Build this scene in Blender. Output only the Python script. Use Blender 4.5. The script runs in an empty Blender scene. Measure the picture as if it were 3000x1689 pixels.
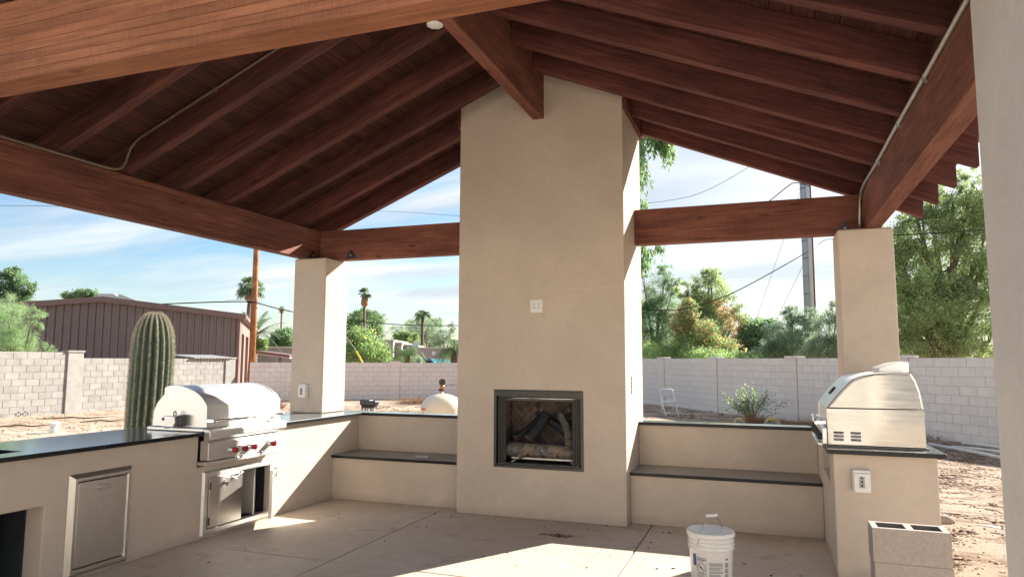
import bpy, bmesh, math, random
import numpy as np
from mathutils import Vector, Matrix
random.seed(7); RS = np.random.RandomState(11)
sc = bpy.context.scene
COL = sc.collection
# ------------------------------------------------------------------ camera
F = 2048.05; CW = 3000.0
yaw, pit, rol = -0.3472, 0.1025, 0.0041
EYE = Vector((0, 0, 1.5))
fw = Vector((math.sin(yaw)*math.cos(pit), math.cos(yaw)*math.cos(pit), math.sin(pit)))
rt0 = Vector((math.cos(yaw), -math.sin(yaw), 0)); up0 = rt0.cross(fw)
rt = rt0*math.cos(rol) + up0*math.sin(rol); up = up0*math.cos(rol) - rt0*math.sin(rol)
cam = bpy.data.cameras.new('camera'); cam.sensor_width = 36; cam.lens = F*36/CW
cam.clip_start = 0.05; cam.clip_end = 3000
co = bpy.data.objects.new('camera', cam); COL.objects.link(co)
m = Matrix((rt, up, -fw)).transposed().to_4x4(); m.translation = EYE
co.matrix_world = m
sc.camera = co

def at(x, y, D):
    """world point seen at photo pixel x,y at depth D metres along the view axis"""
    return EYE + (fw + rt*((x-1500)/F) + up*((844.5-y)/F))*D
# ------------------------------------------------------------------ world / sun
SUN_EL = math.radians(27.7); SUN_AZ = math.radians(31.8)   # azimuth from +Y toward +X
w = bpy.data.worlds.new("World"); sc.world = w; w.use_nodes = True
nt = w.node_tree; N = nt.nodes; Lk = nt.links
for n in list(N): N.remove(n)
out = N.new('ShaderNodeOutputWorld'); bg = N.new('ShaderNodeBackground')
sky = N.new('ShaderNodeTexSky'); sky.sky_type = 'NISHITA'; sky.sun_disc = False
sky.sun_elevation = SUN_EL; sky.sun_rotation = SUN_AZ
sky.air_density = 1.0; sky.dust_density = 1.2; sky.ozone_density = 1.5; sky.altitude = 350
SKY_STRENGTH = 0.085
bg.inputs['Strength'].default_value = SKY_STRENGTH
tc = N.new('ShaderNodeTexCoord'); sep = N.new('ShaderNodeSeparateXYZ'); Lk.new(tc.outputs['Generated'], sep.inputs[0])
def wm(op, a, b=None, c=None):
    n = N.new('ShaderNodeMath'); n.operation = op
    for i, v in enumerate((a, b, c)):
        if v is None: continue
        if isinstance(v, (int, float)): n.inputs[i].default_value = v
        else: Lk.new(v, n.inputs[i])
    return n.outputs[0]
zc = wm('ADD', wm('MAXIMUM', sep.outputs['Z'], 0.0), 0.13)
px = wm('DIVIDE', sep.outputs['X'], zc); py = wm('DIVIDE', sep.outputs['Y'], zc)
cmb = N.new('ShaderNodeCombineXYZ'); Lk.new(px, cmb.inputs[0]); Lk.new(py, cmb.inputs[1])
mp = N.new('ShaderNodeMapping'); Lk.new(cmb.outputs[0], mp.inputs[0])
mp.inputs['Rotation'].default_value = (0, 0, math.radians(28)); mp.inputs['Scale'].default_value = (0.30, 0.85, 1)
mp.inputs['Location'].default_value = (1.3, 0.55, 0)
n1 = N.new('ShaderNodeTexNoise'); n1.inputs['Scale'].default_value = 1.15; n1.inputs['Detail'].default_value = 7
n1.inputs['Roughness'].default_value = 0.56; n1.inputs['Distortion'].default_value = 0.9; Lk.new(mp.outputs[0], n1.inputs['Vector'])
mp2 = N.new('ShaderNodeMapping'); Lk.new(cmb.outputs[0], mp2.inputs[0]); mp2.inputs['Scale'].default_value = (0.8, 3.0, 1)
mp2.inputs['Rotation'].default_value = (0, 0, math.radians(38))
n2 = N.new('ShaderNodeTexNoise'); n2.inputs['Scale'].default_value = 2.2; n2.inputs['Detail'].default_value = 6
n2.inputs['Distortion'].default_value = 0.6; Lk.new(mp2.outputs[0], n2.inputs['Vector'])
cover = wm('ADD', wm('MULTIPLY', n1.outputs['Fac'], 0.8), wm('MULTIPLY', n2.outputs['Fac'], 0.22))
# thicker veil of high cloud toward the sun's side of the sky
dot = N.new('ShaderNodeVectorMath'); dot.operation = 'DOT_PRODUCT'; Lk.new(tc.outputs['Generated'], dot.inputs[0])
sdir = Vector((math.sin(SUN_AZ)*math.cos(SUN_EL), math.cos(SUN_AZ)*math.cos(SUN_EL), math.sin(SUN_EL)))
dot.inputs[1].default_value = sdir
bias = N.new('ShaderNodeMapRange'); Lk.new(dot.outputs['Value'], bias.inputs[0])
bias.inputs[1].default_value = 0.25; bias.inputs[2].default_value = 0.95; bias.inputs[3].default_value = 0.0; bias.inputs[4].default_value = 0.20
cover = wm('ADD', cover, bias.outputs[0])
rm = N.new('ShaderNodeValToRGB'); Lk.new(cover, rm.inputs[0])
rm.color_ramp.elements[0].position = 0.455; rm.color_ramp.elements[0].color = (0, 0, 0, 1)
rm.color_ramp.elements[1].position = 0.67; rm.color_ramp.elements[1].color = (0.88, 0.88, 0.88, 1)
# haze near the horizon
hz = N.new('ShaderNodeMapRange'); Lk.new(sep.outputs['Z'], hz.inputs[0])
hz.inputs[1].default_value = 0.0; hz.inputs[2].default_value = 0.16; hz.inputs[3].default_value = 0.38; hz.inputs[4].default_value = 0.0
mask = wm('MAXIMUM', rm.outputs[0], hz.outputs[0])
hs = N.new('ShaderNodeHueSaturation'); hs.inputs['Saturation'].default_value = 1.32; hs.inputs['Value'].default_value = 0.50
Lk.new(sky.outputs[0], hs.inputs['Color'])
mx = N.new('ShaderNodeMix'); mx.data_type = 'RGBA'; Lk.new(mask, mx.inputs['Factor'])
cn = N.new('ShaderNodeTexNoise'); cn.inputs['Scale'].default_value = 2.2; cn.inputs['Detail'].default_value = 6; cn.inputs['Distortion'].default_value = .5; Lk.new(mp.outputs[0], cn.inputs['Vector'])
ct = N.new('ShaderNodeValToRGB'); Lk.new(cn.outputs['Fac'], ct.inputs[0]); ct.color_ramp.elements[0].position = .38; ct.color_ramp.elements[0].color = (.70, .74, .78, 1); ct.color_ramp.elements[1].position = .60; ct.color_ramp.elements[1].color = (1, 1, 1, 1)
cm_ = N.new('ShaderNodeMix'); cm_.data_type = 'RGBA'; cm_.blend_type = 'MULTIPLY'; cm_.inputs['Factor'].default_value = 1; Lk.new(ct.outputs[0], cm_.inputs['A']); cm_.inputs['B'].default_value = (2.75, 2.82, 2.88, 1)
cm_.clamp_result = False
Lk.new(hs.outputs[0], mx.inputs['A']); Lk.new(cm_.outputs['Result'], mx.inputs['B'])
Lk.new(mx.outputs['Result'], bg.inputs['Color']); Lk.new(bg.outputs[0], out.inputs[0])

sl = bpy.data.lights.new('sun', 'SUN'); sl.energy = 3.6; sl.angle = math.radians(0.5); sl.color = (1.0, 0.93, 0.83)
so = bpy.data.objects.new('sun', sl); COL.objects.link(so); so.rotation_euler = (-sdir).to_track_quat('-Z', 'Y').to_euler()
so.location = (20, 30, 30)
sc.view_settings.view_transform = 'Standard'; sc.view_settings.look = 'None'; sc.view_settings.gamma = 1
sc.view_settings.use_curve_mapping = False
sc.view_settings.exposure = 2.2
sc.cycles.max_bounces = 10; sc.cycles.diffuse_bounces = 5

# ------------------------------------------------------------------ materials
MATS = {}
def new_mat(name):
    m = bpy.data.materials.new(name); m.use_nodes = True
    n = m.node_tree.nodes; b = n['Principled BSDF']; MATS[name] = m
    return m, n, m.node_tree.links, b
def nz(n, l, vec, scale, detail=4, rough=.55, dist=0):
    t = n.new('ShaderNodeTexNoise'); t.inputs['Scale'].default_value = scale; t.inputs['Detail'].default_value = detail
    t.inputs['Roughness'].default_value = rough; t.inputs['Distortion'].default_value = dist
    if vec is not None: l.new(vec, t.inputs['Vector'])
    return t.outputs['Fac']
def ramp(n, l, fac, stops):
    r = n.new('ShaderNodeValToRGB'); l.new(fac, r.inputs[0]); e = r.color_ramp.elements
    while len(e) < len(stops): e.new(0.5)
    for i, (p, c) in enumerate(stops):
        e[i].position = p; e[i].color = (*c, 1) if len(c) == 3 else c
    return r.outputs[0]
def mixc(n, l, f, a, b, mode='MIX'):
    x = n.new('ShaderNodeMix'); x.data_type = 'RGBA'; x.blend_type = mode
    for k, v in (('Factor', f), ('A', a), ('B', b)):
        if isinstance(v, (int, float)): x.inputs[k].default_value = v
        elif isinstance(v, tuple): x.inputs[k].default_value = (*v, 1) if len(v) == 3 else v
        else: l.new(v, x.inputs[k])
    return x.outputs['Result']
def mathn(n, l, op, a, b=None):
    x = n.new('ShaderNodeMath'); x.operation = op
    for i, v in enumerate((a, b)):
        if v is None: continue
        if isinstance(v, (int, float)): x.inputs[i].default_value = v
        else: l.new(v, x.inputs[i])
    return x.outputs[0]
def bump(n, l, b, h, strength, dist):
    x = n.new('ShaderNodeBump'); x.inputs['Strength'].default_value = strength; x.inputs['Distance'].default_value = dist
    l.new(h, x.inputs['Height']); l.new(x.outputs[0], b.inputs['Normal']); return x
def objc(n): return n.new('ShaderNodeTexCoord').outputs['Object']
def geop(n): return n.new('ShaderNodeNewGeometry').outputs['Position']
def sc3(c, k): return tuple(min(1, v*k) for v in c)

def simple(name, col, rough=.6, var=.12, scale=6, metal=0., bmp=0., bscale=150, rnd=0., spec=.5, coat=0.):
    m, n, l, b = new_mat(name)
    f = nz(n, l, geop(n), scale, 5)
    c = ramp(n, l, f, [(.3, sc3(col, 1-var)), (.7, sc3(col, 1+var))])
    if rnd:
        oi = n.new('ShaderNodeObjectInfo')
        k = n.new('ShaderNodeMapRange'); l.new(oi.outputs['Random'], k.inputs[0]); k.inputs[3].default_value = 1-rnd; k.inputs[4].default_value = 1+rnd
        hsv = n.new('ShaderNodeHueSaturation'); l.new(k.outputs[0], hsv.inputs['Value']); l.new(c, hsv.inputs['Color']); c = hsv.outputs[0]
    l.new(c, b.inputs['Base Color']); b.inputs['Roughness'].default_value = rough; b.inputs['Metallic'].default_value = metal
    b.inputs['Specular IOR Level'].default_value = spec; b.inputs['Coat Weight'].default_value = coat
    if bmp: bump(n, l, b, nz(n, l, geop(n), bscale, 3), bmp, .004)
    return m

def stucco(name, col, seam=None):
    m, n, l, b = new_mat(name); p = geop(n)
    f1 = nz(n, l, p, 1.7, 5, .6); f2 = nz(n, l, p, 14, 4)
    f = mathn(n, l, 'ADD', mathn(n, l, 'MULTIPLY', f1, .7), mathn(n, l, 'MULTIPLY', f2, .3))
    c = ramp(n, l, f, [(.34, sc3(col, .87)), (.66, sc3(col, 1.07))])
    sp = nz(n, l, p, 260, 2); c = mixc(n, l, 0.22, c, ramp(n, l, sp, [(.35, sc3(col, .72)), (.65, sc3(col, 1.15))]))
    sx = n.new('ShaderNodeSeparateXYZ'); l.new(p, sx.inputs[0])
    dz = n.new('ShaderNodeMapRange'); l.new(mathn(n, l, 'SUBTRACT', sx.outputs['Z'], mathn(n, l, 'MULTIPLY', nz(n, l, p, 5, 5), .14)), dz.inputs[0]); dz.inputs[1].default_value = -.045; dz.inputs[2].default_value = .02; dz.inputs[3].default_value = .45; dz.inputs[4].default_value = 0
    c = mixc(n, l, dz.outputs[0], c, sc3(col, .62))
    if seam:
        bl = ramp(n, l, nz(n, l, p, 3.1, 6, .65, .6), [(.56, (0, 0, 0)), (.74, (.35, .35, .35))]); c = mixc(n, l, bl, c, sc3(col, .86))
        a_ = mathn(n, l, 'ABSOLUTE', mathn(n, l, 'SUBTRACT', sx.outputs['Z'], mathn(n, l, 'ADD', mathn(n, l, 'MULTIPLY', nz(n, l, p, 2.0, 4), .05), seam-.025)))
        k_ = n.new('ShaderNodeMapRange'); l.new(a_, k_.inputs[0]); k_.inputs[1].default_value = .003; k_.inputs[2].default_value = .008; k_.inputs[3].default_value = .25; k_.inputs[4].default_value = 0
        c = mixc(n, l, k_.outputs[0], c, sc3(col, 1.22))
    l.new(c, b.inputs['Base Color']); b.inputs['Roughness'].default_value = .92; b.inputs['Specular IOR Level'].default_value = .2
    h = mathn(n, l, 'ADD', nz(n, l, p, 170, 4, .65), mathn(n, l, 'MULTIPLY', nz(n, l, p, 40, 3), .6))
    bump(n, l, b, h, .8, .0045); return m
stucco('stucco', (.58, .493, .405)); stucco('stucco_chimney', (.57, .482, .395), 2.19); stucco('stucco_pale', (.58, .555, .515))

def wood(name, dark, mid, light, saw=1.0):
    m, n, l, b = new_mat(name); o = objc(n)
    oi = n.new('ShaderNodeObjectInfo'); ad = n.new('ShaderNodeVectorMath'); ad.operation = 'MULTIPLY_ADD'
    l.new(oi.outputs['Random'], ad.inputs[0]); ad.inputs[1].default_value = (17, 9, 13); l.new(o, ad.inputs[2]); v = ad.outputs[0]
    def mapv(s):
        q = n.new('ShaderNodeMapping'); q.inputs['Scale'].default_value = s; l.new(v, q.inputs[0]); return q.outputs[0]
    g = nz(n, l, mapv((1.1, 22, 22)), 2.4, 7, .62, .5)
    big = nz(n, l, mapv((.8, 2.5, 2.5)), 1.6, 3)
    f = mathn(n, l, 'ADD', mathn(n, l, 'MULTIPLY', g, .6), mathn(n, l, 'MULTIPLY', big, .4))
    c = ramp(n, l, f, [(.37, dark), (.5, mid), (.63, light)])
    # knots
    vo = n.new('ShaderNodeTexVoronoi'); vo.inputs['Scale'].default_value = 1.0; l.new(mapv((1.9, 6.5, 6.5)), vo.inputs['Vector'])
    kn = ramp(n, l, vo.outputs['Distance'], [(.06, (0, 0, 0)), (.13, (1, 1, 1))])
    c = mixc(n, l, kn, mixc(n, l, .75, c, sc3(dark, .35)), c)
    ck = ramp(n, l, nz(n, l, mapv((.9, 75, 75)), 1.0, 2, .5, .25), [(.255, (1, 1, 1)), (.30, (0, 0, 0))]); c = mixc(n, l, ck, c, sc3(dark, .3))
    # rough-sawn marks run across the grain
    s1 = nz(n, l, mapv((170, 5, 5)), 1.0, 3, .6, .3)
    c = mixc(n, l, .28*saw, c, mixc(n, l, s1, sc3(dark, .8), sc3(light, 1.25)))
    k = n.new('ShaderNodeMapRange'); l.new(oi.outputs['Random'], k.inputs[0]); k.inputs[3].default_value = .84; k.inputs[4].default_value = 1.16
    hsv = n.new('ShaderNodeHueSaturation'); l.new(k.outputs[0], hsv.inputs['Value']); l.new(c, hsv.inputs['Color'])
    l.new(hsv.outputs[0], b.inputs['Base Color']); b.inputs['Roughness'].default_value = .75; b.inputs['Specular IOR Level'].default_value = .25
    h = mathn(n, l, 'ADD', mathn(n, l, 'MULTIPLY', g, 1.0), mathn(n, l, 'MULTIPLY', s1, .8*saw))
    bump(n, l, b, h, .6, .004); return m
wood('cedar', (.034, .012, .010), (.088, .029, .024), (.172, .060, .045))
wood('cedar_lam_lit', (.10, .032, .016), (.23, .084, .040), (.38, .155, .078), 1.3)  # warm light on the front beam put into a brighter, oranger wood
wood('cedar_beam_lit', (.065, .024, .017), (.165, .062, .042), (.29, .118, .078))  # same timber lightened for the light bounced up from the floor
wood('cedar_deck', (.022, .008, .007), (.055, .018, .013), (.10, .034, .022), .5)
wood('pole_wood', (.12, .05, .022), (.27, .115, .05), (.42, .20, .09), .2)

def concrete():
    m, n, l, b = new_mat('concrete'); p = geop(n)
    c1 = ramp(n, l, nz(n, l, p, 1.3, 8, .62), [(.3, (.48, .39, .30)), (.5, (.57, .475, .375)), (.72, (.64, .545, .44))])
    c2 = ramp(n, l, nz(n, l, p, 9, 7, .7), [(.35, (.44, .37, .295)), (.7, (.62, .55, .465))])
    c = mixc(n, l, .4, c1, c2)
    st = ramp(n, l, nz(n, l, p, 2.6, 6, .65, 1.2), [(.56, (0, 0, 0)), (.72, (.5, .5, .5))])
    c = mixc(n, l, st, c, (.25, .20, .155))
    sp = ramp(n, l, nz(n, l, p, 55, 3, .6), [(.69, (0, 0, 0)), (.74, (.8, .8, .8))])
    c = mixc(n, l, sp, c, (.12, .085, .06))
    l.new(c, b.inputs['Base Color']); b.inputs['Roughness'].default_value = .62; b.inputs['Specular IOR Level'].default_value = .35
    bump(n, l, b, mathn(n, l, 'ADD', nz(n, l, p, 90, 5, .7), nz(n, l, p, 12, 4)), .25, .004)
concrete()

def granite():
    m, n, l, b = new_mat('granite'); p = geop(n)
    vo = n.new('ShaderNodeTexVoronoi'); vo.inputs['Scale'].default_value = 260; l.new(p, vo.inputs['Vector'])
    c = ramp(n, l, vo.outputs['Distance'], [(.2, (.25, .275, .30)), (.6, (.16, .185, .215))])
    d = ramp(n, l, nz(n, l, p, 5, 6, .65), [(.45, (0, 0, 0)), (.9, (.25, .25, .25))])
    c = mixc(n, l, d, c, (.19, .18, .165))
    l.new(c, b.inputs['Base Color']); r = ramp(n, l, nz(n, l, p, 7, 5), [(.3, (.13,)*3), (.7, (.19,)*3)])
    l.new(r, b.inputs['Roughness']); b.inputs['Specular IOR Level'].default_value = 1.0; b.inputs['Coat Weight'].default_value = .6; b.inputs['Coat Roughness'].default_value = .12
granite()
def granite_edge():
    m, n, l, b = new_mat('granite_edge'); p = geop(n)
    c = ramp(n, l, nz(n, l, p, 160, 3), [(.4, (.004, .005, .008)), (.7, (.016, .018, .023))])
    l.new(c, b.inputs['Base Color']); b.inputs['Roughness'].default_value = .35; b.inputs['Specular IOR Level'].default_value = .3
granite_edge()
simple('granite_seat', (.20, .19, .175), .36, .10, 7, spec=.6)

def steel(name, col=(.62, .61, .59), rough=.28, brush=(2, 2, 160)):
    m, n, l, b = new_mat(name)
    q = n.new('ShaderNodeMapping'); q.inputs['Scale'].default_value = brush; l.new(geop(n), q.inputs[0])
    f = nz(n, l, q.outputs[0], 4, 4)
    l.new(ramp(n, l, f, [(.3, sc3(col, .92)), (.7, sc3(col, 1.08))]), b.inputs['Base Color'])
    l.new(ramp(n, l, f, [(.3, (rough*.8,)*3), (.7, (rough*1.25,)*3)]), b.inputs['Roughness'])
    sm = nz(n, l, geop(n), 6, 3)
    b.inputs['Metallic'].default_value = 1
    bump(n, l, b, mathn(n, l, 'ADD', mathn(n, l, 'MULTIPLY', f, .15), sm), .02 if name == 'panel_steel' else .05, .01)
steel('steel', (.76, .75, .73), .42); steel('steel_door', (.62, .59, .55), .36, (2, 90, 2)); steel('chrome', (.75, .75, .75), .09, (3, 3, 3)); steel('galvanized', (.50, .49, .46), .42, (8, 8, 8))
steel('steel_dark', (.10, .10, .10), .38); steel('hood_steel', (.80, .79, .77), .50, (2, 140, 2)); steel('panel_steel', (.40, .39, .37), .11, (1, 1, 14))

simple('block_grey', (.275, .262, .243), .9, .14, 3, bmp=.6, bscale=120, rnd=.09)
simple('mortar_light', (.33, .315, .29), .95, .08, 20)
simple('block_painted', (.76, .66, .60), .8, .05, 6, bmp=.35, bscale=90, rnd=.035)
simple('block_white', (.76, .69, .62), .8, .05, 6, bmp=.35, bscale=90, rnd=.03)
simple('joint_dark', (.50, .43, .38), .95, .15, 10)
simple('joint_rust', (.40, .29, .23), .95, .15, 10)
simple('cinder', (.36, .31, .275), .95, .12, 60, bmp=.9, bscale=220)
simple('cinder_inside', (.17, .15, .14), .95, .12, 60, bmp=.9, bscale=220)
simple('metal_siding', (.195, .145, .135), .55, .05, 3, rnd=.03)
simple('siding_trim', (.17, .10, .088), .5, .05, 3)
simple('siding_lit', (.235, .155, .135), .6, .05, 3)  # same siding, sunlight on the barn's side put into a lighter colour
simple('corrugated', (.60, .58, .54), .5, .1, 8)
simple('conduit_brown', (.19, .14, .105), .5, .1, 10, metal=.3)
simple('white_plastic', (.72, .71, .68), .42, .03, 10)
simple('grey_plastic', (.33, .33, .33), .5, .05, 10)
simple('dark_slot', (.03, .03, .03), .7, .05, 10)
simple('bucket_white', (.74, .72, .67), .35, .05, 9, coat=.2)
simple('ink', (.08, .085, .09), .6, .05, 10); simple('ink_grey', (.26, .27, .28), .6, .12, 300)
simple('ink_blue', (.03, .06, .25), .5, .05, 10); simple('ink_red', (.5, .04, .04), .5, .05, 10)
simple('tank', (.66, .58, .43), .38, .04, 4, coat=.25)
simple('black_plastic', (.018, .020, .028), .32, .1, 10)
simple('rubber', (.02, .02, .022), .6, .1, 10)
simple('knob_red', (.33, .012, .018), .28, .08, 30, coat=.4)
simple('brass', (.45, .22, .08), .4, .1, 10, metal=1)
simple('log_bark', (.12, .11, .10), .9, .45, 22, bmp=1, bscale=70)
simple('log_char', (.013, .016, .020), .75, .5, 40, bmp=1, bscale=90)
simple('log_cut', (.20, .145, .10), .85, .25, 60, bmp=.6, bscale=120)
simple('fire_brick', (.125, .092, .078), .9, .35, 12, bmp=.5, bscale=120, rnd=.28)
simple('fire_mortar', (.045, .04, .037), .95, .2, 20)
simple('fire_frame', (.060, .058, .055), .38, .1, 20, metal=.6)
simple('mesh_curtain', (.15, .145, .135), .45, .2, 90, metal=.7)
simple('shade_dark', (.018, .024, .030), .9, .3, 5)
simple('house_wall', (.36, .32, .27), .9, .05, 3); simple('house_trim', (.50, .46, .39), .9, .05, 3)
simple('reflect_grey', (.17, .175, .18), .6, .05, 3); simple('bounce_pale', (.76, .71, .64), .9, .03, 3); simple('grey_house', (.27, .27, .25), .9, .05, 3)
simple('car_black', (.012, .012, .014), .2, .05, 3, coat=.6); simple('car_white', (.7, .7, .7), .25, .03, 3, coat=.6)
simple('car_teal', (.03, .22, .26), .25, .05, 3, coat=.6); simple('car_glass', (.02, .025, .03), .08, .05, 3); simple('lamp_red', (.35, .01, .01), .3, .05, 3)
simple('pole_steel', (.30, .335, .37), .42, .06, 2); simple('pole_light', (.46, .49, .51), .42, .06, 2); simple('pole_rust', (.16, .055, .035), .8, .3, 6)
simple('wire_black', (.010, .010, .011), .95, .1, 3, spec=.05); simple('wire_grey', (.22, .22, .22), .6, .1, 3); simple('guy_yellow', (.75, .52, .04), .5, .05, 3)
simple('chair_paint', (.72, .70, .66), .5, .1, 20); simple('chair_grey', (.50, .50, .51), .6, .3, 60)
simple('pvc', (.66, .62, .55), .5, .15, 6)
simple('bark', (.13, .10, .075), .95, .3, 14, bmp=.8, bscale=50); simple('bark_palm', (.16, .105, .08), .95, .3, 14, bmp=.8, bscale=40)
simple('twig', (.22, .15, .09), .9, .3, 5); simple('dead_brown', (.27, .155, .08), .9, .35, 5)
simple('stone', (.34, .27, .21), .95, .25, 30, bmp=.7, bscale=70)
simple('fruit_yellow', (.46, .40, .08), .5, .1, 30)
simple('pebble', (.30, .22, .155), .95, .5, 60, rnd=0)
simple('speck_dark', (.06, .045, .035), .9, .3, 60)
simple('wood_chip', (.17, .10, .06), .95, .5, 40)

def leaf(name, cols, trans=.35, rough=.55):
    m, n, l, b = new_mat(name)
    g = n.new('ShaderNodeNewGeometry'); r = g.outputs['Random Per Island']
    k = len(cols); c = ramp(n, l, r, [((i+.5)/k, cc) for i, cc in enumerate(cols)])
    big = nz(n, l, g.outputs['Position'], .9, 4)
    hsv = n.new('ShaderNodeHueSaturation'); l.new(c, hsv.inputs['Color'])
    q = n.new('ShaderNodeMapRange'); l.new(big, q.inputs[0]); q.inputs[1].default_value = .3; q.inputs[2].default_value = .7; q.inputs[3].default_value = 1.6; q.inputs[4].default_value = 2.9
    l.new(q.outputs[0], hsv.inputs['Value']); hsv.inputs['Saturation'].default_value = .80; c = hsv.outputs[0]
    l.new(c, b.inputs['Base Color']); b.inputs['Roughness'].default_value = rough; b.inputs['Specular IOR Level'].default_value = .3
    tr = n.new('ShaderNodeBsdfTranslucent'); h2 = n.new('ShaderNodeHueSaturation'); l.new(c, h2.inputs['Color']); h2.inputs['Value'].default_value = 2.0; h2.inputs['Saturation'].default_value = 1.1
    l.new(h2.outputs[0], tr.inputs['Color'])
    ms = n.new('ShaderNodeMixShader'); ms.inputs[0].default_value = trans+.14
    l.new(b.outputs[0], ms.inputs[1]); l.new(tr.outputs[0], ms.inputs[2]); l.new(ms.outputs[0], n['Material Output'].inputs[0])
    return m
leaf('leaf_green', [(.04, .075, .032), (.06, .105, .042), (.09, .14, .055), (.05, .085, .04)])
leaf('leaf_dark', [(.022, .055, .022), (.04, .08, .03), (.055, .10, .03), (.085, .12, .035)])
leaf('leaf_big', [(.05, .078, .035), (.075, .11, .045), (.11, .145, .055), (.15, .175, .055)])
leaf('leaf_bright', [(.06, .105, .03), (.085, .135, .035), (.115, .16, .045), (.05, .085, .03)])
leaf('leaf_grey', [(.06, .09, .06), (.085, .12, .075), (.11, .14, .08), (.05, .08, .05)])
leaf('leaf_feather', [(.075, .12, .05), (.10, .15, .06), (.12, .17, .07), (.07, .11, .05)])
leaf('leaf_orange', [(.30, .07, .03), (.20, .06, .035), (.38, .11, .035), (.16, .06, .035)])
leaf('leaf_yellow', [(.55, .40, .03), (.45, .35, .05), (.30, .30, .04), (.6, .45, .05)])
leaf('leaf_palm', [(.030, .055, .025), (.045, .075, .03), (.065, .095, .035), (.035, .06, .028)], .25)
leaf('leaf_pygmy', [(.05, .085, .035), (.07, .105, .04), (.09, .125, .045), (.045, .075, .035)], .25)

def cactus_skin():
    m, n, l, b = new_mat('cactus_skin'); o = geop(n)
    l.new(ramp(n, l, nz(n, l, o, 9, 5), [(.3, (.045, .080, .048)), (.7, (.085, .13, .075))]), b.inputs['Base Color']); b.inputs['Roughness'].default_value = .6
cactus_skin(); simple('cactus_spine', (.62, .54, .42), .7, .3, 50)

def ground_mat():
    m, n, l, b = new_mat('dirt'); p = geop(n)
    a = ramp(n, l, nz(n, l, p, .28, 6, .6), [(.35, (.36, .25, .18)), (.5, (.50, .385, .295)), (.66, (.66, .55, .44))])
    q = n.new('ShaderNodeMapping'); q.inputs['Scale'].default_value = (1.0, 2.4, 1); q.inputs['Rotation'].default_value = (0, 0, .5); l.new(p, q.inputs[0])
    mulch = ramp(n, l, nz(n, l, q.outputs[0], 1.5, 9, .72, .4), [(.50, (0, 0, 0)), (.60, (1, 1, 1))])
    br = ramp(n, l, nz(n, l, p, 28, 6, .75), [(.35, (.085, .05, .033)), (.6, (.24, .15, .10)), (.8, (.42, .30, .21))])
    c = mixc(n, l, mulch, a, br)
    f = nz(n, l, p, 70, 5, .75); c = mixc(n, l, .35, c, ramp(n, l, f, [(.35, (.14, .09, .06)), (.7, (.62, .50, .38))]))
    l.new(c, b.inputs['Base Color']); b.inputs['Roughness'].default_value = 1; b.inputs['Specular IOR Level'].default_value = .1
    bump(n, l, b, mathn(n, l, 'ADD', nz(n, l, p, 45, 6, .75), mathn(n, l, 'MULTIPLY', nz(n, l, p, 5, 5), 1.2)), .8, .03)
ground_mat()

# ------------------------------------------------------------------ object helpers
def tag(o, label=None, cat=None, group=None, kind=None):
    if label: o['label'] = label
    if cat: o['category'] = cat
    if group: o['group'] = group
    if kind: o['kind'] = kind
    return o
def woff(o):
    v = Vector((0, 0, 0))
    while o is not None: v += o.location; o = o.parent
    return v
def thing(name, loc, label, cat, group=None, rz=0):
    o = bpy.data.objects.new(name, None); COL.objects.link(o); o.location = loc; o.rotation_euler[2] = rz
    o.empty_display_size = .1
    return tag(o, label, cat, group)
def link(name, me, parent=None, mats=()):
    o = bpy.data.objects.new(name, me); COL.objects.link(o)
    if parent is not None: o.parent = parent
    for mm in mats: me.materials.append(MATS[mm] if isinstance(mm, str) else mm)
    return o
def part(name, bm, mat, parent=None, bevel=0, smooth=False, local=False, seg=2):
    """bm in world coordinates unless local"""
    if parent is not None and not local: bmesh.ops.translate(bm, verts=bm.verts, vec=-woff(parent))
    bmesh.ops.recalc_face_normals(bm, faces=bm.faces)
    me = bpy.data.meshes.new(name); bm.to_mesh(me); bm.free()
    mats = mat if isinstance(mat, (list, tuple)) else [mat]
    o = link(name, me, parent, mats)
    if smooth: me.shade_smooth()
    if bevel:
        md = o.modifiers.new('bevel', 'BEVEL'); md.width = bevel; md.segments = seg; md.limit_method = 'ANGLE'; md.angle_limit = math.radians(40)
    return o
def BX(*bs, bm=None, mi=0):
    bm = bm or bmesh.new()
    for (x0, x1, y0, y1, z0, z1) in bs:
        vs = [bm.verts.new((x, y, z)) for z in (z0, z1) for y in (y0, y1) for x in (x0, x1)]
        for f in ((0, 2, 3, 1), (4, 5, 7, 6), (0, 1, 5, 4), (2, 6, 7, 3), (1, 3, 7, 5), (0, 4, 6, 2)):
            bm.faces.new([vs[i] for i in f]).material_index = mi
    return bm
def tube(pts, r, n=8, bm=None, cap=True, mi=0):
    bm = bm or bmesh.new(); pts = [Vector(p) for p in pts]
    rs = r if isinstance(r, (list, tuple)) else [r]*len(pts); rings = []
    prev = None
    for i, p in enumerate(pts):
        t = (pts[min(i+1, len(pts)-1)]-pts[max(i-1, 0)]).normalized()
        if prev is None: a = t.orthogonal().normalized()
        else: a = (prev - t*prev.dot(t)); a = a.normalized() if a.length > 1e-6 else t.orthogonal().normalized()
        prev = a; b = t.cross(a)
        rings.append([bm.verts.new(p + (a*math.cos(2*math.pi*k/n)+b*math.sin(2*math.pi*k/n))*rs[i]) for k in range(n)])
    for i in range(len(rings)-1):
        for k in range(n):
            f = bm.faces.new((rings[i][k], rings[i][(k+1) % n], rings[i+1][(k+1) % n], rings[i+1][k])); f.smooth = True; f.material_index = mi
    if cap:
        for rg in (rings[0], rings[-1]):
            f = bm.faces.new(rg); f.material_index = mi
    return bm
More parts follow.
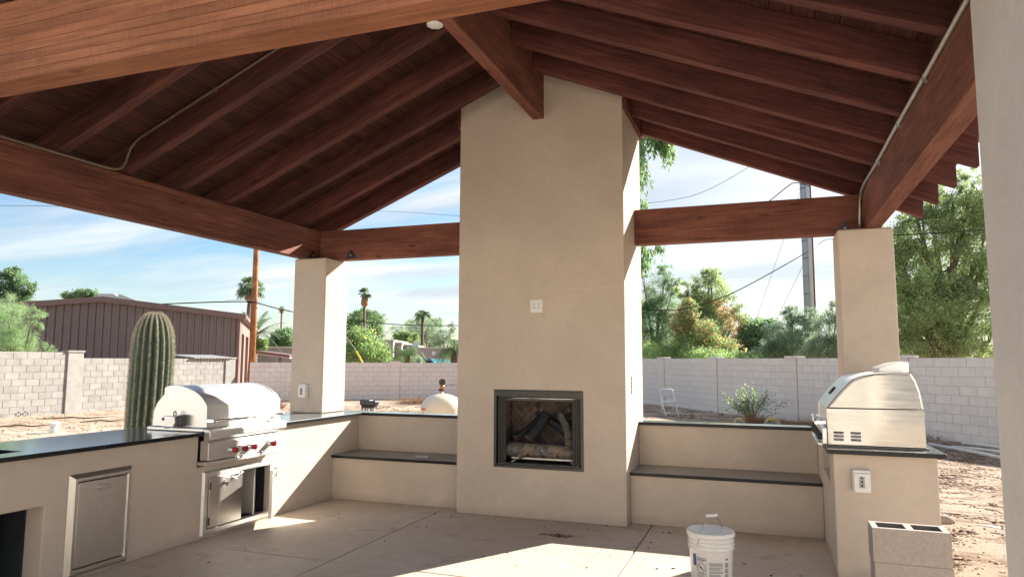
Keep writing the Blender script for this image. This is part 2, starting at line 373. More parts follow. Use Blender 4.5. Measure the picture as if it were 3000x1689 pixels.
def lathe(prof, cx, cy, n=40, bm=None, mi=0, a0=0, a1=2*math.pi):
    bm = bm or bmesh.new(); full = abs(a1-a0-2*math.pi) < 1e-6; cnt = n if full else n+1
    rings = [[bm.verts.new((cx+r*math.cos(a0+(a1-a0)*k/n), cy+r*math.sin(a0+(a1-a0)*k/n), z)) for k in range(cnt)] if r > 1e-5 else [bm.verts.new((cx, cy, z))] for r, z in prof]
    for A, B in zip(rings, rings[1:]):
        for k in range(n):
            k2 = (k+1) % n if full else k+1
            if len(A) == 1 and len(B) == 1: continue
            if len(A) == 1: f = (A[0], B[k], B[k2])
            elif len(B) == 1: f = (A[k], A[k2], B[0])
            else: f = (A[k], A[k2], B[k2], B[k])
            ff = bm.faces.new(f); ff.smooth = True; ff.material_index = mi
    return bm
def arc(pts, k=4):
    o = []
    for i in range(len(pts)-1):
        p0, p1, p2, p3 = pts[max(0, i-1)], pts[i], pts[i+1], pts[min(len(pts)-1, i+2)]
        for q in range(k):
            t = q/k; o.append(tuple(.5*(2*p1[j]+(p2[j]-p0[j])*t+(2*p0[j]-5*p1[j]+4*p2[j]-p3[j])*t*t+(3*p1[j]-p0[j]-3*p2[j]+p3[j])*t**3) for j in (0, 1)))
    return o+[pts[-1]]
def smooth_by_angle(o, deg=30):
    o.data.shade_smooth(); o.data.set_sharp_from_angle(angle=math.radians(deg)); return o
def prism(poly, mapf, t0, t1, bm=None, mi=0):
    """poly: list of (a,b); mapf(a,b,t)->xyz"""
    bm = bm or bmesh.new()
    A = [bm.verts.new(mapf(a, b, t0)) for a, b in poly]; B = [bm.verts.new(mapf(a, b, t1)) for a, b in poly]
    bm.faces.new(A).material_index = mi; bm.faces.new(B[::-1]).material_index = mi
    for i in range(len(poly)):
        j = (i+1) % len(poly); bm.faces.new((A[i], B[i], B[j], A[j])).material_index = mi
    return bm
def holed(us, vs, holes, thick, mapf, mis=0, top_edge_mi=None):
    """panel on grid us x vs; holes {(i,j): depth or None(through)}; mapf(u,v,d) d = depth behind the face"""
    bm = bmesh.new(); cache = {}
    def V(i, j, d):
        k = (i, j, round(d, 5))
        if k not in cache: cache[k] = bm.verts.new(mapf(us[i], vs[j], d))
        return cache[k]
    nu, nv = len(us)-1, len(vs)-1
    def quad(*v):
        try: return bm.faces.new(v)
        except ValueError: return None
    for i in range(nu):
        for j in range(nv):
            h = holes.get((i, j), 0)
            if (i, j) not in holes: quad(V(i, j, 0), V(i+1, j, 0), V(i+1, j+1, 0), V(i, j+1, 0))
            elif h is not None: quad(V(i, j, h), V(i+1, j, h), V(i+1, j+1, h), V(i, j+1, h))
            if (i, j) not in holes or h is not None: quad(V(i, j, thick), V(i+1, j, thick), V(i+1, j+1, thick), V(i, j+1, thick))
            for (di, dj, a, b) in ((-1, 0, (i, j), (i, j+1)), (1, 0, (i+1, j), (i+1, j+1)), (0, -1, (i, j), (i+1, j)), (0, 1, (i, j+1), (i+1, j+1))):
                q = (i+di, j+dj); inside = 0 <= q[0] < nu and 0 <= q[1] < nv
                if (i, j) not in holes:
                    if not inside: quad(V(*a, 0), V(*b, 0), V(*b, thick), V(*a, thick))
                    elif q in holes:
                        hd = holes[q] if holes[q] is not None else thick
                        quad(V(*a, 0), V(*b, 0), V(*b, hd), V(*a, hd))
    return bm
def timber(name, p0, p1, wd, ht, parent, mat='cedar', bevel=.005, up=(0, 0, 1), plumb=False):
    """box from p0 to p1 (axis centre line), own local X along its length"""
    p0 = Vector(p0); p1 = Vector(p1); d = p1-p0; L = d.length; x = d.normalized(); y = Vector(up).cross(x).normalized(); z = x.cross(y)
    bm = BX((0, L, -wd/2, wd/2, -ht/2, ht/2))
    if plumb:
        tt = d.z/math.hypot(d.x, d.y)
        for v in bm.verts: v.co.x += v.co.z*tt
    me = bpy.data.meshes.new(name); bm.to_mesh(me); bm.free()
    o = link(name, me, parent, [mat])
    M = Matrix((x, y, z)).transposed().to_4x4(); M.translation = p0 - (woff(parent) if parent else Vector())
    o.matrix_local = M
    if bevel:
        md = o.modifiers.new('bevel', 'BEVEL'); md.width = bevel; md.segments = 2
    return o
# ------------------------------------------------------------------ GROUND, SLAB
def ground_z(x, y):
    d = math.hypot(x+2, y-4); t = min(1, max(0, (d-6)/10))
    return -.09-.10*t
xs = np.concatenate([-np.geomspace(900, 42, 14), np.linspace(-40, 24, 129), np.geomspace(26, 900, 16)])
ys = np.concatenate([-np.geomspace(700, 12, 12), np.linspace(-10, 44, 109), np.geomspace(46, 1200, 16)])
from mathutils import noise as mn
V = []; 
for y in ys:
    for x in xs:
        near = abs(x+3) < 3.2+2.2 and -8 < y < 7.8
        V.append((x, y, ground_z(x, y) + (0 if near else .035*mn.noise((x*.7, y*.7, 0)) + .015*mn.noise((x*2.3, y*2.3, 3)))))
nx = len(xs); FA = [(j*nx+i, j*nx+i+1, (j+1)*nx+i+1, (j+1)*nx+i) for j in range(len(ys)-1) for i in range(nx-1)]
me = bpy.data.meshes.new('ground'); me.from_pydata(V, [], FA); me.shade_smooth()
tag(link('ground', me, None, ['dirt']), kind='structure')

slab = bpy.data.objects.new('patio', None); COL.objects.link(slab); slab.location = (-2, 4, 0); slab['kind'] = 'structure'
part('slab_base', BX((-5.32, 1.09, -5.0, 7.345, -.16, -.016)), 'joint_dark', slab)
XE = [-5.32, -3.125, -1.03, 1.09]; YE = [-5.0, -3.64, -1.57, .50, 2.57, 4.64, 7.345]
for i in range(3):
    for j in range(6):
        g = .006
        part('slab_panel', BX((XE[i]+g, XE[i+1]-g, YE[j]+g, YE[j+1]-g, -.0155, 0)), 'concrete', slab, bevel=.007, seg=3)

part('bounce_apron', BX((-14, -5.34, -7.5, 1.2, -.16, -.02), (1.11, 12, -7.5, 1.2, -.16, -.02), (-5.34, 1.11, -7.5, -5.02, -.16, -.02)), 'concrete', slab)  # unseen slab added to bounce sunlight up onto the rafters
# ------------------------------------------------------------------ PAVILION
pav = thing('pavilion', (-2.083, 4.5, 0), 'open gabled patio pavilion of red-brown stained timber on beige stucco posts', 'pavilion')
BZ0, BZ1 = 2.683, 3.045
XL0, XL1 = -5.165, -5.04; XR0, XR1 = .871, .997
SL = .415; XC = -2.0845
def rz(x):      # underside of the rafters
    return 3.075 + SL*((x-XL1) if x < XC else (XR0-x))
for (x0, x1) in ((-5.204, -4.763), (.637, 1.087)):
    for (y0, y1) in ((6.825, 7.285), (1.995, 2.47)):
        z0 = .8925 if y0 > 5 else 0
        part('post', BX((x0, x1, y0, y1, z0, BZ0-.002)), 'stucco_pale' if (y0 < 5) else 'stucco', pav, bevel=.018, seg=3)
timber('beam', ((XL0+XL1)/2, 1.5, (BZ0+BZ1)/2), ((XL0+XL1)/2, 7.30, (BZ0+BZ1)/2), XL1-XL0, BZ1-BZ0, pav, 'cedar_beam_lit')
timber('beam', ((XR0+XR1)/2, 1.5, (BZ0+BZ1)/2), ((XR0+XR1)/2, 7.30, (BZ0+BZ1)/2), XR1-XR0, BZ1-BZ0, pav, 'cedar_beam_lit')
timber('tie_beam', (XL1+.002, 7.147, (BZ0+BZ1)/2), (-2.933, 7.147, (BZ0+BZ1)/2), .126, BZ1-BZ0, pav, 'cedar_beam_lit')
timber('tie_beam', (-1.227, 7.147, (BZ0+BZ1)/2), (XR0-.002, 7.147, (BZ0+BZ1)/2), .126, BZ1-BZ0, pav, 'cedar_beam_lit')
# glued-laminated front beam: nine laminations
fb = timber('front_beam', (XL1+.002, 2.048, (BZ0+BZ1)/2), (XR0-.002, 2.048, (BZ0+BZ1)/2), .118, BZ1-BZ0-.006, pav)
nl = 9; lh = (BZ1-BZ0)/nl
for k in range(nl):
    x0 = XL1+.003; x1 = XR0-.003
    cuts = [x0] + sorted(random.uniform(x0+.6, x1-.4) for _ in range(1 if k in (1, 4, 6) else 0)) + [x1]
    zc_ = BZ0 + lh*(k+.5); wd = .128 + random.uniform(-.001, .001)
    for a, b in zip(cuts, cuts[1:]):
        o = timber('lamination', (a+.0006, 2.048, zc_), (b-.0006, 2.048, zc_), wd+random.uniform(-.0008, .0008), lh-.0014, pav, 'cedar_lam_lit', bevel=.0008)
        o.parent = fb; o.rotation_euler = (0, 0, 0); o.scale = (1, 1, 1); o.location = (a+.0006-(XL1+.002), 0, zc_-(BZ0+BZ1)/2)
# ridge beam
RZ0 = 3.909; RZ1 = 4.50
timber('ridge_beam', (XC+.01, 1.45, (RZ0+RZ1)/2), (XC+.01, 6.50, (RZ0+RZ1)/2), .112, RZ1-RZ0, pav, 'cedar_beam_lit')
timber('ridge_beam', (XC+.01, 7.34, (RZ0+RZ1)/2+.09), (XC+.01, 7.56, (RZ0+RZ1)/2+.09), .112, RZ1-RZ0-.18, pav)
# rafters
RD = .208; OV = .53; RW = .088; cth = math.cos(math.atan(SL)); sth = math.sin(math.atan(SL))
RY = [3.79+.604*k-RW/2 for k in range(-4, 7)]
CX0, CX1 = -2.932, -1.2295
def rafter(xa, xb, yc, name='rafter', drop=0, wd=RW, dep=RD, bevel=.004, mat='cedar'):
    za = rz(xa)+dep/2+drop; zb = rz(xb)+dep/2+drop
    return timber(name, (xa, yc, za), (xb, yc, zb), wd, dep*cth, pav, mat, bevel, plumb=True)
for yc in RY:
    cut = 6.45 < yc < 7.42
    rafter(XL0-OV+.10, (CX0-.045) if cut else XC-.05, yc)
    rafter((CX1+.045) if cut else XC+.07, XR1+OV-.10, yc)
# trim boards against the chimney
for x0, x1 in ((CX1+.002, CX1+.040), (CX0-.040, CX0-.002)):
    zz = rz(CX1)-.03
    timber('chimney_trim', ((x0+x1)/2, 6.50, zz+.11), ((x0+x1)/2, 7.50, zz+.11), .038, .22, pav)
# barge rafter at the rear
for s in (0, 1):
    a, b = ((XL0-OV+.10, XC), (XC, XR1+OV-.10))[s]
    rafter(a, b, 7.545, 'barge_board', drop=.075, wd=.035, dep=.14)
    rafter(a, b, 1.42, 'barge_board', drop=.02, wd=.035, dep=.20)
# blocking above side beams
for yc, yn in zip(RY, RY[1:]):
    for xx in ((XR0+XR1)/2,):
        z = rz(XR0)-.03
        timber('blocking', (xx, yc+RW/2+.001, z+.10), (xx, yn-RW/2-.001, z+.10), .038, .19, pav, bevel=0)
# roof boards, tongue and groove, laid along the ridge
bw = .138; run = (XC-(XL0-OV+.08))/cth; nb = int(run/bw)
for side in (-1, 1):
    for k in range(nb+1):
        s0 = k*bw; s1 = min((k+1)*bw, run)
        sc_ = (s0+s1)/2; x = XC + side*sc_*cth; z = rz(x)+RD+.012
        yb = 7.56
        inner = (CX0-.05 < x < CX1+.05)
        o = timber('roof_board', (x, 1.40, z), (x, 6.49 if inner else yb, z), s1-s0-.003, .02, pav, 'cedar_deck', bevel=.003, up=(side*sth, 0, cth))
# roof covering
for side in (-1, 1):
    x0 = XC; x1 = XC+side*run*cth
    za = rz(XC)+RD+.026; zb = za-SL*abs(x1-x0)
    for (y0, y1, xa) in ((1.38, 6.49, XC), (6.49, 7.58, CX0-.02 if side < 0 else CX1+.02)):
        zz = za-SL*abs(xa-XC)
        part('roofing', prism([(xa, zz), (x1+side*.03, zb-.012), (x1+side*.03, zb+.03), (xa, zz+.042)], lambda a, b, t: (a, t, b), y0, y1), 'stone', pav)
# steel post brackets
for (xx, yy, ax) in ((.728, 7.079, 1), (-4.60, 7.079, 1), (.705, 7.079, 0), (XL1+.0045, 6.95, 2)):
    if ax == 0: continue
    if ax == 1: o = part('bracket', prism([(xx-.085, 2.69), (xx+.085, 2.69), (xx, 2.80)], lambda a, b, t: (a, t, b), yy-.001, yy+.004), 'steel_dark', pav); bolt = [(xx, yy-.001, 2.735), (xx, yy-.014, 2.735)]
    else: o = part('bracket', prism([(yy-.085, 2.69), (yy+.085, 2.69), (yy, 2.80)], lambda a, b, t: (t, a, b), xx-.004, xx+.001), 'steel_dark', pav); bolt = [(xx, yy, 2.735), (xx+.014, yy, 2.735)]
    part('bolt', tube(bolt, .011, 8), 'galvanized', o)

# ------------------------------------------------------------------ FIREPLACE
fp = thing('fireplace', (-2.08, 6.9, 0), 'tall beige stucco chimney with a square gas fireplace opening', 'fireplace')
HX0, HX1, HZ0, HZ1 = -2.527, -1.639, .476, 1.21
FY = 6.495; FB = 7.46; DEP = .50
part('chimney', holed([CX0, HX0, HX1, CX1], [0, HZ0, HZ1, 5.6], {(1, 1): DEP}, FB-FY, lambda u, v, d: (u, FY+d, v)), 'stucco_chimney', fp, bevel=.014, seg=3)
# lining: mortar box and herringbone fire bricks
lx0, lx1, ly1, lz0, lz1 = HX0+.012, HX1-.012, FY+DEP-.012, HZ0+.02, HZ1-.012
bm = BX((lx0, lx1, ly1, ly1+.01, lz0, lz1), (lx0-.009, lx0, FY+.06, ly1, lz0, lz1), (lx1, lx1+.009, FY+.06, ly1, lz0, lz1), (lx0, lx1, FY+.06, ly1, lz1, lz1+.008), (lx0, lx1, FY+.01, ly1, lz0-.012, lz0))
part('firebox_lining', bm, 'fire_mortar', fp)
def clip_brick(u0, v0, ang, L, W, box):
    """rotated brick rectangle clipped to a box (2D)"""
    c, s = math.cos(ang), math.sin(ang)
    poly = [(u0+a*c-b*s, v0+a*s+b*c) for a, b in ((0, 0), (L, 0), (L, W), (0, W))]
    for ax, lim, sg in ((0, box[0], 1), (0, box[1], -1), (1, box[2], 1), (1, box[3], -1)):
        o = []
        for i in range(len(poly)):
            p, q = poly[i], poly[(i+1) % len(poly)]; dp = (p[ax]-lim)*sg; dq = (q[ax]-lim)*sg
            if dp >= 0: o.append(p)
            if (dp > 0 > dq) or (dp < 0 < dq):
                t = dp/(dp-dq); o.append((p[0]+(q[0]-p[0])*t, p[1]+(q[1]-p[1])*t))
        poly = o
        if len(poly) < 3: return None
    ar = abs(sum(poly[i][0]*poly[(i+1) % len(poly)][1]-poly[(i+1) % len(poly)][0]*poly[i][1] for i in range(len(poly))))/2
    return poly if ar > 6e-5 else None
def herring(box, mapf, ucen):
    # repeating V courses: bricks rise to the centre line then fall; pattern columns
    L, W = .255, .058; g = .004; colw = L*math.cos(math.radians(45))
    u = ucen-colw*6; k = 0
    while u < box[1]:
        up_ = (k % 2 == 0); v = box[2]-.5
        while v < box[3]+.3:
            if up_: pl_ = clip_brick(u, v, math.radians(45), L-g, W-g, box)
            else: pl_ = clip_brick(u, v+L*math.sin(math.radians(45)), math.radians(-45), L-g, W-g, box)
            if pl_:
                bm = prism(pl_, mapf, 0, .006+random.uniform(0, .002)); part('fire_brick', bm, 'fire_brick', fp)
            v += W/math.cos(math.radians(45))
        u += colw; k += 1
herring((lx0+.004, lx1-.004, lz0+.004, lz1-.004), lambda a, b, t: (a, ly1-t, b), -2.05)
herring((FY+.07, ly1-.008, lz0+.004, lz1-.004), lambda a, b, t: (lx0+t, a, b), FY+.25)
herring((FY+.07, ly1-.008, lz0+.004, lz1-.004), lambda a, b, t: (lx1-t, a, b), FY+.25)
# frame
f = .02
fr = part('firebox_frame', holed([HX0-.006, HX0+f, HX1-f, HX1+.006], [HZ0-.006, HZ0+.022, HZ1-.055, HZ1+.006], {(1, 1): None}, .05, lambda u, v, d: (u, FY-.006+d, v)), 'fire_frame', fp, bevel=.003)
part('header', BX((HX0+.02, HX1-.02, FY-.012, FY+.02, HZ1-.030, HZ1-.004)), 'fire_frame', fp, bevel=.004)
part('curtain_rod', tube([(HX0+.02, FY+.035, HZ1-.075), (HX1-.02, FY+.035, HZ1-.075)], .006, 8), 'chrome', fp)
part('smoke_lip', BX((HX0+.02, HX1-.02, FY+.045, FY+.06, HZ1-.10, HZ1-.02)), 'fire_frame', fp)
part('threshold', BX((HX0+.03, HX1-.03, FY+.004, FY+.055, HZ0+.022, HZ0+.040)), 'fire_frame', fp, bevel=.002)
for k in range(5):
    x = HX0+.16+k*.155
    part('threshold_slot', BX((x-.03, x+.03, FY+.0025, FY+.010, HZ0+.026, HZ0+.034)), 'dark_slot', fp)
for xa, xb in ((HX0+.022, HX0+.108), (HX1-.112, HX1-.022)):   # pleated spark curtains
    bm = bmesh.new(); n = 60; rows = []
    for z in np.linspace(HZ0+.03, HZ1-.07, 8):
        rows.append([bm.verts.new((xa+(xb-xa)*i/n, FY+.035+.011*math.sin(i/n*2*math.pi*5.5+.2*math.sin(z*9)), z)) for i in range(n+1)])
    for A, B in zip(rows, rows[1:]):
        for i in range(n): bm.faces.new((A[i], A[i+1], B[i+1], B[i]))
    part('mesh_curtain', bm, 'mesh_curtain', fp, smooth=True)
# grate
gr = thing('fire_grate', (-2.05, FY+.2, lz0), 'black steel log grate with upright bars inside the fireplace', 'grate')
for i, t in enumerate(np.linspace(-2.36, -1.76, 5)):
    part('bar', tube([(t, FY+.36, lz0+.075), (t, FY+.13, lz0+.07), (t, FY+.095, lz0+.08), (t, FY+.08, lz0+.135)], .010, 6), 'steel_dark', gr)
    part('finial', tube([(t, FY+.08, lz0+.13), (t, FY+.079, lz0+.144)], .0115, 8), 'chrome', gr)
part('crossbar', BX((-2.39, -1.73, FY+.12, FY+.135, lz0+.045, lz0+.06)), 'galvanized', gr); part('crossbar', BX((-2.39, -1.73, FY+.30, FY+.315, lz0+.055, lz0+.068)), 'steel_dark', gr)
for xa, xb in ((-2.33, -2.40), (-1.80, -1.74)):
    part('leg', tube([(xa, FY+.13, lz0+.05), (xb, FY+.09, lz0+.004)], .010, 6), 'galvanized', gr)
    part('leg', tube([(xa, FY+.31, lz0+.055), (xb, FY+.33, lz0+.004)], .008, 6), 'steel_dark', gr)
def log(p0, p1, r0, r1, mat, label, ends=('log_cut', 'log_cut'), patches=(), bend=.012, seed=1):
    rr = random.Random(seed); p0 = Vector(p0); p1 = Vector(p1); n = 14
    d = (p1-p0).normalized(); side = d.orthogonal().normalized()
    bm = bmesh.new(); rings = []; m_ = 18
    a = side; b = d.cross(a)
    ph = [rr.uniform(0, 6.28) for _ in range(6)]
    for i in range(n+1):
        t = i/n; c = p0.lerp(p1, t)+side*bend*math.sin(t*math.pi); r = r0+(r1-r0)*t
        rg = []
        for k in range(m_):
            th = 2*math.pi*k/m_; q = r*(1+.06*math.sin(3*th+ph[0]+t*2)+.05*math.sin(7*th+ph[1]+t*5)+.035*math.sin(t*23+ph[2]+2*th)+rr.uniform(-.035, .035))
            rg.append(bm.verts.new(c+(a*math.cos(th)+b*math.sin(th))*q))
        rings.append(rg)
    for i in range(n):
        for k in range(m_):
            fc = bm.faces.new((rings[i][k], rings[i][(k+1) % m_], rings[i+1][(k+1) % m_], rings[i+1][k])); fc.smooth = True
            for (t0, t1, a0, a1) in patches:
                if t0+rr.uniform(-.05, .05) <= (i+.5)/n <= t1+rr.uniform(-.05, .05) and a0 <= (k+.5)/m_ <= a1: fc.material_index = 1
    for rg in (rings[0], rings[-1]): bm.faces.new(rg).material_index = 1
    o = part('log', bm, [mat, 'log_cut']); tag(o, label, 'log', 'ceramic gas logs in the fireplace')
ly = FY+.17
log((-2.44, 6.63, lz0+.135), (-1.76, 6.64, lz0+.125), .074, .066, 'log_bark', 'thick grey-brown split log lying across the front of the fireplace grate', patches=[(.66, .86, .2, .5), (.28, .40, .25, .45)], bend=.004, seed=3)
log((-2.37, 6.67, lz0+.235), (-2.17, 6.86, lz0+.44), .036, .028, 'log_char', 'thin charred log leaning up from the left end of the front log', seed=4)
log((-2.24, 6.69, lz0+.235), (-2.09, 6.83, lz0+.475), .060, .048, 'log_char', 'thick blackened log leaning up in the middle of the fireplace', seed=5)
log((-1.80, 6.62, lz0+.205), (-1.96, 6.86, lz0+.475), .042, .038, 'log_bark', 'grey crooked log leaning against the right side, bark knocked off pale', patches=[(.12, .34, .3, .8)], seed=6, bend=.03)
log((-2.08, 6.87, lz0+.40), (-1.90, 6.87, lz0+.28), .040, .044, 'log_char', 'short charred log crossing behind the two leaning logs', seed=7)
log((-2.31, 6.575, lz0+.07), (-2.19, 6.62, lz0+.15), .032, .026, 'log_bark', 'small branch stub with a pale cut end poking out in front of the big log', seed=8)

def outlet(c, face, label, cover=True, w_=.115, h_=.15, pale=False):
    """face 'y' looks to -Y"""
    x, y, z = c
    t = thing('outlet_box' if cover else 'outlet_plate', (x, y, z-h_/2), label, 'electrical outlet')
    if cover:
        part('box', BX((x-w_/2, x+w_/2, y-.045, y, z-h_/2, z+h_/2)), 'white_plastic', t, bevel=.010, seg=3)
        part('cover', BX((x-w_/2+.006, x+w_/2-.004, y-.062, y-.046, z-h_/2-.004, z+h_/2-.022)), 'white_plastic', t, bevel=.008, seg=3)
        part('window', BX((x-.018, x+.016, y-.0655, y-.060, z-.045, z+.03)), 'grey_plastic', t)
        for k in range(3): part('socket', BX((x-.007, x+.004, y-.067, y-.0652, z-.036+k*.026, z-.022+k*.026)), 'dark_slot', t)
    else:
        part('plate', BX((x-w_/2, x+w_/2, y-.008, y, z-h_/2, z+h_/2)), 'white_plastic', t, bevel=.004)
        for dx in (-.026, .026):
            part('receptacle', BX((x+dx-.017, x+dx+.017, y-.0115, y-.008, z-.033, z+.033)), 'white_plastic', t, bevel=.003)
            for dz in (-.017, .017):
                for ex in (-.007, .007): part('slot', BX((x+dx+ex-.0022, x+dx+ex+.0022, y-.0125, y-.0114, z+dz-.006, z+dz+.006)), 'dark_slot', t)
    return t
outlet((-2.094, FY, 2.03), 'y', 'double white outlet plate high on the chimney above the fireplace', False, .125, .125)
outlet((-5.00, 6.825, 1.147), 'y', 'white weatherproof outlet box on the rear left stucco post')
outlet((.598, 5.519, .682), 'y', 'white weatherproof outlet box on the end of the right counter, above the blocks')
vt = thing('wall_vent', (CX1, 6.79, 1.19), 'narrow slotted metal switch plate on the sunny side of the chimney', 'switch plate')
part('plate', BX((CX1, CX1+.006, 6.772, 6.812, 1.185, 1.355)), 'galvanized', vt)
for k in range(4): part('slot', BX((CX1+.0055, CX1+.008, 6.778, 6.806, 1.195+k*.041, 1.222+k*.041)), 'dark_slot', vt)

# ------------------------------------------------------------------ BENCHES
def bench(x0, x1, label):
    t = thing('bench', ((x0+x1)/2, 7.0, 0), label, 'bench', 'built-in stucco benches beside the fireplace')
    part('base', BX((x0+.001, x1-.001, 6.676, 7.18, 0, .438)), 'stucco', t, bevel=.006)
    bm = BX((x0+.001, x1-.001, 6.648, 7.189, .439, .469)); bm.faces.ensure_lookup_table()
    bm.normal_update()
    for f_ in bm.faces: f_.material_index = 0 if f_.normal.z > .5 else 1
    part('seat', bm, ['granite_seat', 'granite_edge'], t, bevel=.003)
    part('backrest', BX((x0+.001, x1-.001, 7.19, 7.33, 0, .860)), 'stucco', t, bevel=.005)
    bm = BX((x0+.05 if x0 < -4 else x0+.001, x1-.001 if x1 < 0 else x1-.05, 7.160, 7.375, .861, .892)); bm.normal_update()
    for f_ in bm.faces: f_.material_index = 0 if f_.normal.z > .5 else 1
    part('ledge', bm, ['granite', 'granite_edge'], t, bevel=.003)
bench(-4.50, CX0, 'stucco bench with grey stone seat left of the fireplace'); bench(CX1, .426, 'stucco bench with grey stone seat right of the fireplace')

# ------------------------------------------------------------------ LEFT COUNTER
lc = thing('kitchen_counter', (-4.9, 4.4, 0), 'long beige stucco outdoor kitchen counter with dark stone top on the left', 'counter')
us = [1.2, 2.45, 3.40, 3.60, 4.03, 4.72, 4.84, 5.62, 5.70, 7.33]; vs = [0, .06, .535, .60, .650, .8595]
H = {(1, 0): .62, (1, 1): .62, (3, 1): .4, (3, 2): .4, (3, 3): .4, (6, 1): .6}
for i in (5, 6, 7): H[(i, 3)] = .5; H[(i, 4)] = .5
part('body', holed(us, vs, H, .74, lambda u, v, d: (-4.50-d, u, v)), 'stucco', lc, bevel=.008)
us = [1.2, 2.75, 3.32, 4.705, 5.705, 7.375]; vs = [-5.285, -5.06, -4.85, -4.63, -4.442]
bm = holed(us, vs, {(1, 2): None, (3, 1): None, (3, 2): None, (3, 3): None}, .031, lambda u, v, d: (v, u, .892-d))
bmesh.ops.recalc_face_normals(bm, faces=bm.faces); bm.normal_update()
for f_ in bm.faces: f_.material_index = 0 if f_.normal.z > .5 else 1
part('countertop', bm, ['granite', 'granite_edge'], lc, bevel=.003)
# sink bowl below the cut-out, dark sheets painting the shade inside the fridge bay
part('sink_bowl', holed([2.74, 2.76, 3.31, 3.33], [-4.86, -4.84, -4.64, -4.62], {(1, 1): .16}, .17, lambda u, v, d: (v, u, .8605-d)), 'steel_door', lc)
part('bay_shade', BX((-5.1195, -5.10, 2.451, 3.399, .001, .534), (-5.10, -4.66, 3.384, 3.399, .001, .534), (-5.10, -4.66, 2.451, 3.384, .524, .534), (-5.10, -4.66, 2.451, 3.384, .001, .01)), 'shade_dark', lc)
part('fridge_body', BX((-5.09, -4.74, 2.46, 3.20, .03, .50)), 'black_plastic', lc, bevel=.01)

# trash pull-out door
td = thing('cabinet_door', (-4.50, 3.81, 0), 'closed single stainless cabinet door with a slot handle in the left counter', 'cabinet door')
def xframe(y0, y1, z0, z1, b, x, d, bev):
    """picture frame with a raised bevelled moulding, facing +X"""
    bm = bmesh.new(); loops = []
    for (o, dx) in ((0, 0), (bev, d), (b-.008, d), (b, d*.35), (b, -.01)):
        loops.append([bm.verts.new((x+dx, yy, zz)) for yy, zz in ((y0+o, z0+o), (y1-o, z0+o), (y1-o, z1-o), (y0+o, z1-o))])
    for A, B in zip(loops, loops[1:]):
        for k in range(4): bm.faces.new((A[k], A[(k+1) % 4], B[(k+1) % 4], B[k]))
    return bm
part('frame', xframe(3.562, 4.066, .016, .708, .056, -4.497, .030, .028), 'steel_door', td, bevel=.002)
part('panel', BX((-4.51, -4.478, 3.622, 4.006, .076, .648)), 'steel_door', td, bevel=.004)
def pill(x, y0, y1, z, r, d, mat, parent, name):
    n = 10; poly = [(y1-r+r*math.sin(a), z+r*math.cos(a)) for a in np.linspace(0, math.pi, n)]+[(y0+r-r*math.sin(a), z-r*math.cos(a)) for a in np.linspace(0, math.pi, n)]
    return part(name, prism(poly, lambda a, b, t: (t, a, b), x, x+d), mat, parent, bevel=.002)
pill(-4.4785, 3.765, 3.885, .595, .018, .0035, 'chrome', td, 'handle_rim'); pill(-4.4785, 3.770, 3.880, .595, .013, .0045, 'steel_door', td, 'handle_recess')

# double access doors under the grill
ad = thing('access_doors', (-4.50, 5.23, 0), 'stainless double access doors under the left grill, right leaf standing open', 'cabinet doors')
part('frame', xframe(4.775, 5.690, .022, .557, .058, -4.497, .022, .012), 'steel', ad, bevel=.002)
ldr = part('door', BX((-4.51, -4.470, 4.838, 5.238, .082, .500)), 'steel_door', ad, bevel=.004)
for z in (.14, .43): part('hinge', BX((-4.4695, -4.462, 4.836, 4.846, z-.03, z+.03)), 'dark_slot', ldr)
def dhandle(pts, parent): part('handle', tube(pts, .0075, 8), 'chrome', parent)
dhandle([(-4.470, 5.02, .435), (-4.437, 5.02, .44), (-4.432, 5.045, .476), (-4.43, 5.08, .470), (-4.43, 5.13, .468), (-4.432, 5.17, .492), (-4.437, 5.20, .497), (-4.470, 5.20, .497)], ldr)
part('door_strut', tube([(-4.47, 5.02, .437), (-4.437, 5.10, .437), (-4.432, 5.13, .468)], .005, 6), 'chrome', ldr)
hinge = Vector((-4.478, 5.632, 0)); dd = Vector((.600, -.80, 0)); nn = Vector((.80, .600, 0))
bm = bmesh.new(); vsx = []
for z in (.078, .502):
    for a, b in ((0, 0), (.375, 0), (.375, .026), (0, .026)):
        vsx.append(bm.verts.new(hinge+dd*a+nn*b+Vector((0, 0, z))))
for f_ in ((0, 1, 2, 3), (4, 7, 6, 5), (0, 4, 5, 1), (1, 5, 6, 2), (2, 6, 7, 3), (3, 7, 4, 0)): bm.faces.new([vsx[i] for i in f_])
rdr = part('door', bm, 'steel_door', ad, bevel=.003)
hp = lambda a, b, z: tuple(hinge+dd*a+nn*b+Vector((0, 0, z)))
dhandle([hp(.30, .026, .44), hp(.30, .058, .445), hp(.27, .062, .475), hp(.20, .062, .475), hp(.15, .058, .49), hp(.15, .026, .49)], rdr)
part('partition', BX((-5.05, -4.56, 5.50, 5.52, .061, .534)), 'stucco_pale', lc)
part('cabinet_shade', BX((-5.095, -5.07, 4.841, 5.619, .061, .534), (-5.07, -4.53, 4.842, 4.85, .061, .534), (-5.07, -4.54, 4.85, 5.50, .061, .066), (-5.07, -4.54, 5.612, 5.619, .061, .534), (-5.07, -4.54, 4.85, 5.612, .528, .534)), 'shade_dark', lc)  # dark sheets stand in for the shade inside the cabinet
part('gas_hose', tube([(-4.9, 5.3, .5), (-4.85, 5.33, .35), (-4.9, 5.30, .2), (-4.8, 5.38, .09), (-4.7, 5.42, .08)], .009, 8), 'rubber', lc)

